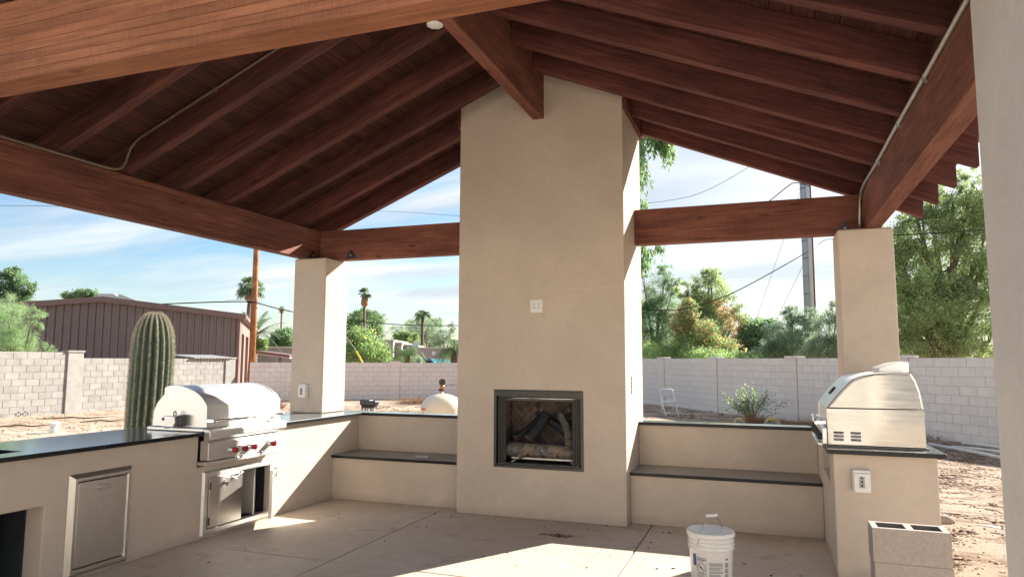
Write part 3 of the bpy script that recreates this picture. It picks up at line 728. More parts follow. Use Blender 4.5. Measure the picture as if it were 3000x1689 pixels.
# left grill
lg = thing('grill', (-4.75, 5.2, .6), 'stainless built-in gas grill with closed hood and red knobs on the left counter', 'grill')
YG0, YG1 = 4.735, 5.685
prof = [(-5.03, .925), (-5.02, 1.05), (-4.985, 1.12), (-4.912, 1.195), (-4.910, 1.252), (-4.86, 1.267), (-4.80, 1.272), (-4.74, 1.270), (-4.68, 1.258), (-4.62, 1.240), (-4.56, 1.212), (-4.50, 1.172), (-4.448, 1.108), (-4.440, .925)]
prof = prof[:4] + arc(prof[4:13]) + prof[13:]
hood = part('hood', prism(prof, lambda a, b, t: (a, t, b), YG0+.035, YG1-.035), 'hood_steel', lg)
smooth_by_angle(hood)
for y0, y1 in ((YG0, YG0+.034), (YG1-.034, YG1)):
    s_ = part('hood_end', prism([(a+(.004 if a > -4.6 else -.004), b+(.004 if b > 1 else 0)) for a, b in prof], lambda a, b, t: (a, t, b), y0, y1), 'steel', lg, bevel=.004)
part('base_plate', BX((-5.06, -4.445, YG0-.03, YG1+.03, .8935, .922)), 'steel', lg, bevel=.006)
part('bullnose', prism([(-4.446, .918), (-4.385, .912), (-4.375, .895), (-4.375, .850), (-4.392, .832), (-4.43, .818), (-4.446, .815)], lambda a, b, t: (a, t, b), YG0-.02, YG1+.02), 'hood_steel', lg, bevel=.006, seg=3)
part('control_panel', prism([(-4.49, .816), (-4.425, .816), (-4.402, .795), (-4.400, .655), (-4.49, .655)], lambda a, b, t: (a, t, b), YG0-.005, YG1-.04), 'steel', lg, bevel=.004)
part('drip_tray', BX((-4.49, -4.395, YG0-.035, YG1-.06, .618, .648)), 'steel', lg, bevel=.004)
part('fire_bowl', BX((-4.98, -4.492, YG0, YG1-.02, .605, .8925)), 'steel_dark', lg)
hd = part('handle', tube([(-4.362, YG0-.02, .985), (-4.362, YG1-.06, .985)], .012, 12), 'chrome', lg)
for yy in (YG0-.02, YG1-.075):
    part('handle_bracket', BX((-4.442, -4.350, yy-.002, yy+.036, .970, 1.003)), 'chrome', hd, bevel=.005)
    part('bracket_badge', BX((-4.3495, -4.3465, yy+.006, yy+.028, .978, .996)), 'ink_grey', hd)
th = part('thermometer', lathe([(0, 0), (.042, 0), (.042, .016), (.032, .018), (.031, .012), (0, .012)], 0, 0, 28), ['steel_dark'], lg, local=True, smooth=True)
th.location = Vector((-4.508, 5.19, 1.150)) - woff(lg); th.rotation_euler = (0, math.radians(62), 0); th.scale = (1, 1, 1)
tf = part('dial', lathe([(0, .0132), (.028, .0132), (.028, .0120)], 0, 0, 24), 'white_plastic', th, local=True)
part('needle', BX((-.002, .002, -.002, .022, 0.0133, .015)), 'ink', th, local=True)
for yy in (4.985, 5.105, 5.225, 5.487):
    bz = lathe([(0, 0), (.030, 0), (.030, .010), (.024, .022), (.023, .036), (0, .036)], 0, 0, 24)
    k = part('knob_bezel', bz, 'steel', lg, local=True, smooth=False)
    k.location = Vector((-4.400, yy, .722))-woff(lg); k.rotation_euler = (0, math.radians(90), 0)
    kn = part('knob', lathe([(0, .036), (.021, .036), (.0245, .046), (.0245, .068), (.020, .074), (0, .075)], 0, 0, 20), 'knob_red', k, local=True)
    part('knob_grip', BX((-.022, .022, -.004, .004, .074, .080)), 'knob_red', kn, local=True)
part('igniter', tube([(-4.400, 5.57, .735), (-4.388, 5.57, .735)], .008, 10), 'black_plastic', lg)
# rotisserie motor hung on the end of the grill
rmt = thing('rotisserie_motor', (-4.76, 4.68, .925), 'small grey rotisserie motor bracketed to the near end of the left grill', 'motor')
part('housing', prism([(-4.845, .935), (-4.70, .930), (-4.685, .96), (-4.69, 1.020), (-4.82, 1.022), (-4.832, .975)], lambda a, b, t: (a, t, b), 4.635, 4.705), 'steel', rmt, bevel=.005)
for k in range(3): part('rib', BX((-4.79, -4.705, 4.629, 4.635, .955+k*.02, .961+k*.02)), 'steel_door', rmt)
part('switch', BX((-4.818, -4.800, 4.629, 4.635, .985, 1.008)), 'dark_slot', rmt)
part('mount_bracket', BX((-4.685, -4.655, 4.665, 4.733, .935, 1.03)), 'black_plastic', rmt)
part('hook', tube([(-4.75, 4.69, 1.02), (-4.752, 4.69, 1.05), (-4.74, 4.69, 1.062), (-4.728, 4.69, 1.05), (-4.728, 4.69, 1.02)], .005, 6), 'steel_dark', rmt)
part('cord', tube([(-4.80, 4.65, .935), (-4.79, 4.64, .9225), (-4.76, 4.635, .922), (-4.73, 4.65, .93)], .0035, 6), 'rubber', rmt)

# ------------------------------------------------------------------ RIGHT COUNTER AND GRILL
rc = thing('kitchen_counter', (.75, 6.4, 0), 'short stucco grill counter with stone top right of the benches', 'counter')
part('body', holed([5.519, 5.86, 6.66, 7.33], [0, .60, .8595], {(1, 1): .10}, .647, lambda u, v, d: (.426+d, u, v)), 'stucco', rc, bevel=.010)
bm = holed([5.44, 5.86, 6.66, 7.375], [.384, .46, 1.111], {(1, 0): None}, .031, lambda u, v, d: (v, u, .892-d))
bmesh.ops.recalc_face_normals(bm, faces=bm.faces); bm.normal_update()
for f_ in bm.faces: f_.material_index = 0 if f_.normal.z > .5 else 1
part('countertop', bm, ['granite', 'granite_edge'], rc, bevel=.003)
rg = thing('grill', (.72, 6.1, .892), 'tall stainless hooded grill on the right counter with louvred side panel', 'grill')
GY0, GY1 = 5.62, 6.52
lowp = [(.405, .905), (.402, 1.165), (1.028, 1.168), (1.030, .905)]
part('side_panel', prism(lowp, lambda a, b, t: (a, t, b), GY0, GY0+.02), 'panel_steel', rg, bevel=.003)
part('body', BX((.415, 1.022, GY0+.0205, GY1-.021, .905, 1.163)), 'steel', rg)
part('side_panel', prism(lowp, lambda a, b, t: (a, t, b), GY1-.02, GY1), 'hood_steel', rg, bevel=.003)
part('base_rail', BX((.40, 1.045, GY0-.012, GY1+.012, .8925, .9045)), 'steel_dark', rg, bevel=.002)
up_ = [(.403, 1.169), (.452, 1.232), (.515, 1.308), (.579, 1.372), (.62, 1.390), (.66, 1.403), (.73, 1.417), (.83, 1.425), (.958, 1.425), (.987, 1.371), (1.012, 1.285), (1.027, 1.171)]
hoo = part('hood', prism(up_[:2]+arc(up_[1:9])+up_[9:], lambda a, b, t: (a, t, b), GY0+.022, GY1-.022), 'steel', rg); smooth_by_angle(hoo)
for y0, y1 in ((GY0+.004, GY0+.0215), (GY1-.0215, GY1-.004)):
    part('hood_end', prism([(a+(.010 if a < .7 else -.010), b-(0.012 if b > 1.2 else 0)) for a, b in up_], lambda a, b, t: (a, t, b), y0, y1), 'panel_steel', rg, bevel=.003)
part('rim_trim', prism(up_[:9]+[(.958, 1.417), (.83, 1.417), (.73, 1.409), (.66, 1.394), (.62, 1.381), (.584, 1.364), (.522, 1.302), (.459, 1.226), (.410, 1.169)], lambda a, b, t: (a, t, b), GY0-.002, GY0+.0035), 'steel_dark', rg)
part('flue_cap', prism([(.800, 1.426), (.800, 1.455), (.85, 1.478), (.92, 1.497), (1.00, 1.502), (1.00, 1.426)], lambda a, b, t: (a, t, b), 5.93, 6.32), 'steel', rg, bevel=.003)
for cx_ in (.476, .588):
    for k in range(3):
        z = .945+k*.024
        lv = part('louvre', prism([(z+.009, 0), (z-.006, -.012), (z-.0075, -.0105), (z-.0075, 0)], lambda a, b, t: (t, GY0+b-.0005, a), cx_-.034, cx_+.034), 'steel', rg, bevel=.001)
        part('louvre_slot', BX((cx_-.027, cx_+.027, GY0-.0018, GY0-.0008, z-.0108, z-.0090)), 'steel_dark', lv)
part('front_shelf', BX((.352, .46, 5.875, 6.65, .870, .893)), 'steel', rg, bevel=.003)
part('control_panel', BX((.372, .404, GY0+.03, GY1-.03, .906, 1.02)), 'steel', rg, bevel=.003)
for yy in (5.72, 5.88, 6.05, 6.22, 6.40): part('knob', tube([(.372, yy, .955), (.350, yy, .955), (.338, yy, .955)], [.026, .024, .018], 14), 'black_plastic', rg)
hh = part('handle', tube([(.335, GY0+.06, 1.055), (.335, GY1-.06, 1.055)], .012, 10), 'chrome', rg)
for yy in (GY0+.09, GY1-.09): part('handle_arm', BX((.335, .410, yy-.012, yy+.012, 1.045, 1.066)), 'chrome', hh)
part('thermometer', tube([(.486, 6.08, 1.272), (.474, 6.08, 1.282)], .035, 18), 'black_plastic', rg)

# ------------------------------------------------------------------ concrete blocks, bucket, remote
def cinder(x, y, z, label, dx=0):
    bm = holed([x, x+.035, x+.175, x+.215, x+.355, x+.39], [y, y+.032, y+.158, y+.19], {(1, 1): .165, (3, 1): .165}, .188, lambda u, v, d: (u, v, z+.188-d))
    bmesh.ops.recalc_face_normals(bm, faces=bm.faces)
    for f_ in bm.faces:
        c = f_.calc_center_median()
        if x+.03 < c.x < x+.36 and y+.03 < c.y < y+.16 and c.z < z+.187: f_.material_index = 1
    tag(part('concrete_block', bm, ['cinder', 'cinder_inside'], bevel=.003), label, 'concrete block', 'concrete blocks stacked by the right counter')
cinder(.536, 4.53, .380, 'top hollow concrete block of the stack in front of the right counter')
cinder(.541, 4.532, .191, 'middle concrete block of the stack in front of the right counter')
cinder(.536, 4.53, .001, 'bottom concrete block of the stack in front of the right counter')

bu = thing('bucket', (-.385, 5.0, 0), 'white plastic five gallon bucket with lid and wire handle on the patio', 'bucket')
bx_, by_ = -.385, 5.0
pr = [(0, .002), (.128, .002), (.131, .010), (.141, .262)]
for z in (.275, .300, .325, .350):
    pr += [(.142, z-.010), (.151, z-.007), (.152, z-.002), (.143, z+.001)]
pr += [(.146, .360)]
part('pail', lathe(pr, bx_, by_, 56), 'bucket_white', bu)
part('lid', lathe([(.144, .345), (.156, .347), (.158, .352), (.157, .374), (.152, .378), (.146, .376), (.142, .366), (.060, .364), (.055, .368), (.048, .364), (.035, .364), (.032, .367), (.026, .364), (0, .364)], bx_, by_, 56), 'bucket_white', bu)
hpts = []
ax_ = Vector((.66, .75, 0)).normalized()  # handle axis
ax_ = Vector((.55, -.83, 0)).normalized()
A0 = Vector((bx_, by_, .300)) - Vector((.42, .905, 0))*.150; 
A0 = Vector((bx_-.075, by_-.135, .296)); A1 = Vector((bx_+.075, by_+.135, .296)); top = Vector((bx_+.012, by_-.02, .475))
for t in np.linspace(0, 1, 17):
    p = A0.lerp(A1, t); k = math.sin(math.pi*t)**.62; p = Vector((p.x+(top.x-bx_)*k, p.y+(top.y-by_)*k, .296+(.475-.296)*k)); hpts.append(p)
part('wire_handle', tube(hpts, .0032, 6), 'galvanized', bu)
mid = hpts[8]; part('grip', tube([mid-Vector((.032, .028, 0)), mid+Vector((.032, .028, 0))], .0105, 10), 'bucket_white', bu, bevel=.002)
for p in (A0, A1): part('handle_boss', tube([p*1.0, Vector((bx_, by_, p.z))+(p-Vector((bx_, by_, p.z)))*.93], .014, 12), 'bucket_white', bu)
camdir = math.atan2(-by_, -bx_)   # angle of the side facing the viewer
def wrap(a0, a1, z0, z1, mat, name='label', off=.0012):
    r = lambda z: .131+.010*(z-.01)/.252+off
    a0 = camdir+a0/.14; a1 = camdir+a1/.14; n = max(2, int((a1-a0)/.1))
    return part(name, lathe([(r(z0), z0), (r(z1), z1)], bx_, by_, n, a0=a0, a1=a1), mat, bu)
# angular offsets in metres along the surface, + is to the viewer's right
wrap(-.135, -.105, .165, .240, 'ink_blue', 'blue_label')
wrap(-.098, -.034, .219, .223, 'ink', 'printed_line'); wrap(-.094, -.036, .207, .213, 'ink', 'printed_line'); wrap(-.088, -.050, .198, .203, 'ink_grey', 'printed_line')
for k in range(9): wrap(-.094, -.045+.010*random.random(), .128-k*.008-.003, .128-k*.008, 'ink', 'printed_line')
wrap(-.099, -.0975, .06, .22, 'ink', 'printed_line'); wrap(-.0335, -.032, .06, .22, 'ink', 'printed_line')
def ring_on(a, z, r, mat):
    bm = bmesh.new(); n = 26; R = .1385
    def q(da, dz, o=.0016): 
        th_ = camdir+(a+da)/.14; return (bx_+(R+o-.0005)*math.cos(th_), by_+(R+o-.0005)*math.sin(th_), z+dz)
    A = [bm.verts.new(q(r*math.cos(t), r*math.sin(t)*1.05)) for t in np.linspace(0, 2*math.pi, n, endpoint=False)]
    B = [bm.verts.new(q((r-.003)*math.cos(t), (r-.003)*math.sin(t)*1.05)) for t in np.linspace(0, 2*math.pi, n, endpoint=False)]
    for i in range(n): bm.faces.new((A[i], A[(i+1) % n], B[(i+1) % n], B[i]))
    s = .70*r; w_ = .0013
    bm.faces.new([bm.verts.new(q(*v)) for v in ((-s-w_, s-w_), (-s+w_, s+w_), (s+w_, -s+w_), (s-w_, -s-w_))])
    for (du, dv, ss) in ((-.005, .002, .008), (.006, -.008, .006)):
        bm.faces.new([bm.verts.new(q(du+ss*math.cos(t), dv+ss*math.sin(t), .0014)) for t in np.linspace(0, 2*math.pi, 9, endpoint=False)])
    part('warning_symbol', bm, mat, bu)
ring_on(-.066, .160, .028, 'ink')
rr = random.Random(5)
for blk, (z0, nln) in enumerate(((.198, 4), (.172, 4), (.146, 3), (.126, 5), (.094, 4))):
    for k in range(nln): wrap(-.015, .052+.030*rr.random(), z0-k*.0055-.0038, z0-k*.0055, 'ink_grey', 'printed_line')
for k in range(3):
    for q in range(5): wrap(.092, .122, .196-k*.036-q*.0058-.0046, .196-k*.036-q*.0058, 'ink_grey', 'printed_line')
for q in (.097, .110): wrap(q, q+.009, .212, .224, 'ink_red', 'red_mark')

tag(part('remote_control', BX((-3.545, -3.385, 6.775, 6.835, .4695, .492)), 'grey_plastic', bevel=.005), 'small grey battery box lying on the left bench seat', 'remote')

# ceiling junction cover, conduits
tag(part('junction_cover', lathe([(0, 0), (.060, 0), (.062, .004), (.060, .012), (0, .014)], -2.16, 4.32, 8), 'white_plastic'), 'white octagonal junction box cover beside the ridge beam', 'box cover').location = (0, 0, 3.885)
bpy.data.objects['junction_cover'].data.name = 'junction_cover'
tag(part('junction_box', BX((-2.20, -2.131, 4.275, 4.365, 3.900, 4.10)), 'cedar'), 'small brown mounting block above the white junction cover', 'box')
cl = thing('conduit', (XL1, 3.2, 3.03), 'thin brown-painted conduit running along the left beam and up a rafter bay', 'conduit')
yb_ = 4.286
def rb(x): return rz(x)+RD-.02
cp = [(XL1+.012, 1.9, 3.060), (XL1+.012, 2.8, 3.058), (XL1+.012, 3.5, 3.056), (XL1+.012, 4.10, 3.056), (XL1+.016, 4.20, 3.060), (XL1+.03, 4.255, 3.085), (XL1+.045, 4.28, 3.14), (XL1+.055, yb_, 3.20), (XL1+.085, yb_, 3.265), (XL1+.16, yb_, rb(XL1+.16)), (-4.44, yb_, rb(-4.44)), (-3.65, yb_, rb(-3.65)), (-2.9, yb_, rb(-2.9)), (-2.25, yb_, rb(-2.25))]
part('pipe', tube(cp, .0115, 8), 'conduit_brown', cl)
for y in (2.6, 3.50): part('coupling', tube([(XL1+.012, y-.03, 3.057), (XL1+.012, y+.03, 3.057)], .0150, 8), 'conduit_brown', cl)
for x in (-4.1, -3.0): part('strap', BX((x-.01, x+.01, yb_-.012, yb_+.02, rb(x)-.014, rb(x)+.02)), 'conduit_brown', cl)
cr = thing('conduit', (XR0, 5, 3.0), 'grey flexible conduit along the right beam dropping to the rear post', 'conduit')
cp = [(XR0-.012, 1.7, 3.040), (XR0-.012, 3.0, 3.044), (XR0-.012, 4.0, 3.040), (XR0-.012, 5.2, 3.046), (XR0-.012, 6.0, 3.038), (XR0-.013, 6.6, 3.045), (XR0-.013, 6.85, 3.03), (XR0-.014, 6.99, 2.97), (XR0-.015, 7.03, 2.88), (XR0-.018, 7.045, 2.80), (XR0-.015, 7.05, 2.688)]
part('pipe', tube(cp, .0145, 8), 'galvanized', cr)
for p in ((XR0-.012, 5.0, 3.044), (XR0-.012, 5.9, 3.04), (XR0-.012, 4.2, 3.042)): part('strap', BX((p[0]-.013, p[0]+.012, p[1]-.012, p[1]+.012, p[2]-.035, p[2]+.014)), 'galvanized', cr)
# unseen house added behind the viewer to bounce sunlight under the roof
fill_house = thing('house', (-2, -7.5, -.1), 'unseen long low stucco house added to bounce sunlight into the pavilion', 'house')
part('wall', holed([-22, -9, -7.4, -2.2, -1.2, 2.5, 4.3, 20], [-.15, 0, .9, 2.3, 3.4], {(1, 1): .25, (1, 2): .25, (3, 1): .25, (3, 2): .25, (5, 1): .25, (5, 2): .25}, .5, lambda u, v, d: (u, -7.5-d, v)), 'bounce_pale', fill_house)
for x0, x1, z0 in ((-9, -7.4, 0), (-2.2, -1.2, 0), (2.5, 4.3, 0)):
    wf = part('window', BX((x0+.01, x0+.07, -7.7, -7.62, z0+.01, 2.29), (x1-.07, x1-.01, -7.7, -7.62, z0+.01, 2.29), (x0+.07, x1-.07, -7.7, -7.62, z0+.01, z0+.07), (x0+.07, x1-.07, -7.7, -7.62, 2.23, 2.29)), 'house_trim', fill_house)
    part('pane', BX((x0+.07, x1-.07, -7.67, -7.66, z0+.07, 2.23)), 'car_glass' if x0 < 0 else 'reflect_grey', wf)  # grey pane added to split the reflection in the right grill
part('roof', BX((-22.4, 20.4, -13, -7.2, 3.401, 3.55)), 'house_trim', fill_house)
#@@PART2
# ------------------------------------------------------------------ BLOCK WALLS
def block_wall(label, A, B, z0, z1f, thick, mat, core, pil, joint=.009, bh=.2, bl=.4, vis=None, capmat=None, pw=.40, stain=None, vents=()):
    """A,B wall line ends (XY), front face toward the pavilion, built in the wall's own frame"""
    A = Vector((*A, 0)); B = Vector((*B, 0)); d = B-A; L = d.length; ang = math.atan2(d.y, d.x)
    nrm = Vector((-math.sin(ang), math.cos(ang), 0)); s = 1 if nrm.dot(Vector((-2, 5, 0))-A) > 0 else -1
    t = thing('block_wall', (A.x, A.y, z0), label, 'wall', rz=ang)
    ncol = int(L/bl)+1
    def lb(*b): return BX(*[(x0, x1, min(y0*s, y1*s), max(y0*s, y1*s), za, zb) for (x0, x1, y0, y1, za, zb) in b])
    segs = []
    zs_ = z1f if callable(z1f) else (lambda u: z1f)
    # core in steps
    stepu = sorted(set([0, L] + [p for p in pil if zs_(p-.3) != zs_(p+.3)]))
    for a, b in zip(stepu, stepu[1:]):
        segs.append((a, b, -thick+.006, -.008, -.3, zs_((a+b)/2)-z0-.004))
    part('mortar', lb(*segs), core, t, local=True)
    vmesh = {}
    def blockmesh(w_, pr):
        k = (round(w_, 3), pr)
        if k not in vmesh:
            bm = lb((0, w_, -thick, pr, 0, bh-joint))
            me = bpy.data.meshes.new('block'); bm.to_mesh(me); bm.free(); me.materials.append(MATS[mat]); vmesh[k] = me
        return vmesh[k]
    cells = []
    for a, b in zip(stepu, stepu[1:]):
        top_ = zs_((a+b)/2)-z0; nr = int(round(top_/bh))
        for r in range(nr+1):
            z = top_-(r+1)*bh
            if z < -.25: break
            off = (r % 2)*bl/2
            u = a - (a % bl) - off
            while u < b:
                ua, ub = max(u, a), min(u+bl, b)
                if ub-ua > .04: cells.append((ua, ub-ua-joint, z))
                u += bl
    def key(c):
        p = A + d.normalized()*(c[0]+.2); q = Vector((p.x, p.y, z0+c[2]))-EYE
        zz = q.dot(fw); xx = 1500+F*q.dot(rt)/zz if zz > 0 else -9e9
        v = vis(xx) if vis else True
        return (0 if v else 1, q.length)
    cells.sort(key=key)
    rest = []
    for i, (u, w_, z) in enumerate(cells):
        pr = random.choice((0, .001, .002, .003))
        if any(abs(u+w_/2-vu) < .21 and abs(z+bh/2-vz) < .1 for vu, vz in vents): continue
        if i < 290 and key((u, w_, z))[0] == 0:
            o = bpy.data.objects.new('block', blockmesh(w_, pr)); COL.objects.link(o); o.parent = t; o.location = (u, 0, z)
        else: rest.append((u, u+w_, -thick, pr, z, z+bh-joint))
    if rest: tag(part('block_courses', lb(*rest), mat, t, local=True), kind='stuff')
    for p in pil:
        zt = max(zs_(p-.3), zs_(p+.3))-z0
        part('pilaster', lb((p-pw/2, p+pw/2, -thick-.05, .045, -.3, zt+.0)), mat, t, bevel=.006, local=True)
        part('pilaster_cap', lb((p-pw/2-.03, p+pw/2+.03, -thick-.08, .075, zt+.001, zt+.055)), capmat or mat, t, bevel=.006, local=True)
        for k in range(1, int(zt/bh)+1):
            part('pilaster_joint', lb((p-pw/2+.002, p+pw/2-.002, .044, .0462, zt-k*bh-.004, zt-k*bh+.004)), core, t, local=True)
        if stain: part('control_joint', lb((p+(pw/2+.003)*stain[1], p+(pw/2+.017)*stain[1], -.001, .012, 0, zt-.01)), stain[0], t, local=True)
    for vu, vz in vents:   # pierced screen blocks at the foot of the wall
        vb = part('screen_block', lb((vu-.195, vu+.195, -thick, .002, vz-bh/2+.004, vz+bh/2-.006)), mat, t, local=True)
        for q in (-1, 1):
            cxu = vu+q*.098
            for (du, dv, tri) in ((0, .055, ((-.05, .02), (.05, .02), (0, -.035))), (0, -.055, ((-.05, -.02), (.05, -.02), (0, .035))), (.065, 0, ((.018, .05), (.018, -.05), (-.035, 0))), (-.065, 0, ((-.018, .05), (-.018, -.05), (.035, 0)))):
                part('screen_hole', prism([(cxu+du+a, vz+dv+b) for a, b in tri], lambda a, b, tt: (a, tt*s, b), .0025, .005), 'dark_slot', vb, local=True)
    return t
GZ = -.22
corner = (-20.05, 22.75)
def gtop(u): return 1.70 if u < gp else 1.52
gA = (-20.95, 8.3); gd = Vector((corner[0]-gA[0], corner[1]-gA[1])); gp = 7.85
block_wall('bare grey concrete block wall behind the cactus on the left', gA, corner, GZ, gtop, .20, 'block_grey', 'mortar_light', [gp, gd.length-.25], joint=.016, vis=lambda x: -60 < x < 680, pw=.50, capmat='block_grey', vents=((6.35, .10), (10.0, .12)))
bA = (-19.8, 23.35); bB = (-8.2, 33.2)
bL = math.hypot(bB[0]-bA[0], bB[1]-bA[1])
block_wall('pinkish painted block wall across the back, seen left of the chimney', bA, bB, GZ, 1.385, .20, 'block_painted', 'joint_rust', [1.95+.1, 5.85+.1, 9.75], vis=lambda x: 660 < x < 1345, stain=('joint_rust', 1))
rA = (-8.1, 33.15); rB = (8.0, 11.9); rd = Vector((rB[0]-rA[0], rB[1]-rA[1])); rL = rd.length
def ualong(x): # where a photo column meets the right wall
    q = at(x, 1050, 1)-EYE; q = Vector((q.x, q.y)); dn = rd.normalized()
    # A + dn*u = q*t
    det = dn.x*(-q.y)-(-q.x)*dn.y
    u = ((-rA[0])*(-q.y)-(-q.x)*(-rA[1]))/det
    return u
pls = [ualong(x) for x in (1938, 2090, 2319, 2640)]
print('pilasters', pls, rL)
block_wall('off-white painted block wall running away on the right', rA, rB, GZ, 1.60, .20, 'block_white', 'joint_dark', pls, vis=lambda x: 1870 < x < 2960, stain=('joint_rust', 1))

# ------------------------------------------------------------------ CACTUS
ca = thing('saguaro_cactus', (-7.03, 6.58, -.1), 'tall ribbed saguaro cactus with pale spines behind the left grill', 'cactus')
ctr = lambda z: (-7.075+.055*min(1, max(0, (z-.3)/1.4)), 6.575-.02*min(1, max(0, z/1.8)))
prof = [(-.25, .165), (.0, .19), (.3, .212), (.7, .232), (1.0, .238), (1.3, .238), (1.55, .236), (1.75, .222), (1.88, .195), (1.97, .155), (2.03, .105), (2.062, .05), (2.07, .0)]
nr_ = 19; per = 10; bm = bmesh.new(); rings = []
zz = np.concatenate([np.linspace(-.25, 1.6, 30), np.linspace(1.65, 2.066, 16)])
pz = [p[0] for p in prof]; prr = [p[1] for p in prof]
def crad(z): return float(np.interp(z, pz, prr))
def csurf(z, th, out_=0.0):
    r = crad(z); tw = .10*math.sin(z*1.6)+.03*z
    rib = abs(math.cos(nr_*th/2))**1.0
    rr_ = r*(.84+.16*rib**.8)+out_; cx, cy = ctr(z)
    return (cx+rr_*math.cos(th+tw), cy+rr_*math.sin(th+tw), z)
for z in zz: rings.append([bm.verts.new(csurf(z, 2*math.pi*k/(nr_*per))) for k in range(nr_*per)])
for A_, B_ in zip(rings, rings[1:]):
    for k in range(nr_*per): bm.faces.new((A_[k], A_[(k+1) % (nr_*per)], B_[(k+1) % (nr_*per)], B_[k])).smooth = True
part('trunk', bm, 'cactus_skin', ca)
V = []; Fc = []
for rib in range(nr_):
    th = 2*math.pi*rib/nr_
    z = .2
    while z < 2.062:
        p = Vector(csurf(z, th, .002)); c = ctr(z); nrm = Vector((p.x-c[0], p.y-c[1], .25+(1.2 if z > 1.9 else 0)*(z-1.85)*4)).normalized()
        for _ in range(15):
            dv = (nrm+Vector([random.gauss(0, .62) for _ in range(3)])).normalized(); ln = random.uniform(.014, .036)
            sd = dv.orthogonal().normalized()*.0021; k = len(V)
            V += [p-sd, p+sd, p+dv*ln]; Fc.append((k, k+1, k+2))
        z += .021 if z < 1.75 else .012
me = bpy.data.meshes.new('spines'); off = woff(ca); me.from_pydata([v-off for v in V], [], Fc)
tag(link('spines', me, ca, ['cactus_spine']), kind='stuff')

# ------------------------------------------------------------------ FOLIAGE
def leafmesh(name, pts, size, aspect, mats, parent, droop=0., sec=None, secf=0, kind=None):
    pts = np.asarray(pts, float); n = len(pts)
    d = RS.normal(size=(n, 3)); d[:, 2] -= droop*2.0; d /= np.linalg.norm(d, axis=1)[:, None]
    e = RS.normal(size=(n, 3)); e -= d*(e*d).sum(1)[:, None]; e /= np.linalg.norm(e, axis=1)[:, None]
    L = size*RS.uniform(.6, 1.3, n)[:, None]; W = L*aspect
    off = np.array(woff(parent)) if parent else 0
    p = pts-off
    a = p; b = p+d*L*.5+e*W*.5; c = p+d*L; f = p+d*L*.5-e*W*.5
    V = np.stack([a, b, c, f], 1).reshape(-1, 3)
    me = bpy.data.meshes.new(name); me.vertices.add(4*n); me.vertices.foreach_set('co', V.ravel())
    me.loops.add(4*n); me.loops.foreach_set('vertex_index', np.arange(4*n)); me.polygons.add(n)
    me.polygons.foreach_set('loop_start', np.arange(0, 4*n, 4)); me.polygons.foreach_set('loop_total', np.full(n, 4))
    o = link(name, me, parent, mats)
    if len(mats) > 1:
        mi = (RS.uniform(size=n) < secf).astype(np.int32) if sec is None else sec(pts).astype(np.int32)
        me.polygons.foreach_set('material_index', mi)
    me.update()
    if kind: o['kind'] = kind
    return o
def blobpts(blobs, n, clump=.16, cl=40):
    """leaf positions in clumps spread through ellipsoids (cx,cy,cz,rx,ry,rz)"""
    vol = np.array([(b[3]*b[4]*b[5])**.75 for b in blobs]); vol /= vol.sum(); P = []; tips = []
    for b, v in zip(blobs, vol):
        m_ = max(8, int(n*v)); k = max(3, m_//cl)
        u = RS.normal(size=(k, 3)); u /= np.linalg.norm(u, axis=1)[:, None]; r = RS.uniform(.35, 1.0, k)**.6
        c = np.array(b[:3])+u*r[:, None]*np.array(b[3:6]); tips.append(c)
        idx = RS.randint(0, k, m_); s = clump*np.array([1, 1, .8])*np.mean(b[3:6])
        P.append(c[idx]+RS.normal(size=(m_, 3))*s*RS.uniform(.4, 1.2, (m_, 1)))
    return np.concatenate(P), np.concatenate(tips)
def make_tree(name, label, base, blobs, n, size, aspect, mats, tr=.12, droop=0, clump=.16, cl=40, cat='tree', group=None, limbs=None, bark='bark', secf=0, sec=None, nb=26):
    t = thing(name, base, label, cat, group)
    n = int(n*1.9); size *= .68
    P, tips = blobpts(blobs, n, clump, int(cl*1.5))
    bz = Vector(base); bm = bmesh.new()
    cen = Vector(np.mean([b[:3] for b in blobs], 0)); fork = bz.lerp(cen, .35)
    if tr:
        tube([bz-Vector((0, 0, .2)), bz.lerp(fork, .5)+Vector((.05, .03, 0)), fork], [tr, tr*.85, tr*.7], 8, bm)
        for b in blobs:
            c = Vector(b[:3]); mdp = fork.lerp(c, .5)+Vector((random.uniform(-.15, .15), random.uniform(-.15, .15), random.uniform(0, .2)))
            tube([fork, mdp, c], [tr*.6, tr*.4, tr*.2], 6, bm)
            near = [q for q in tips if (Vector(q)-c).length < max(b[3:6])*1.15]
            for q in random.sample(near, min(len(near), max(3, nb//len(blobs)))):
                q = Vector(q); m2 = c.lerp(q, .5)+Vector((random.uniform(-.1, .1),)*3)
                tube([c.lerp(mdp, random.uniform(0, .6)), m2, q], [tr*.22, tr*.13, tr*.05], 5, bm)
        part('trunk', bm, bark, t)
    leafmesh('crown', P, size, aspect, mats, t, droop, secf=secf, sec=sec)
    return t
def B(x, y, D, rx, rz_, ry=None):
    p = at(x, y, D); return (p.x, p.y, p.z, rx, ry or rx, rz_)
def gnd(x, D):
    p = at(x, 1055, D); return (p.x, p.y, -.2)
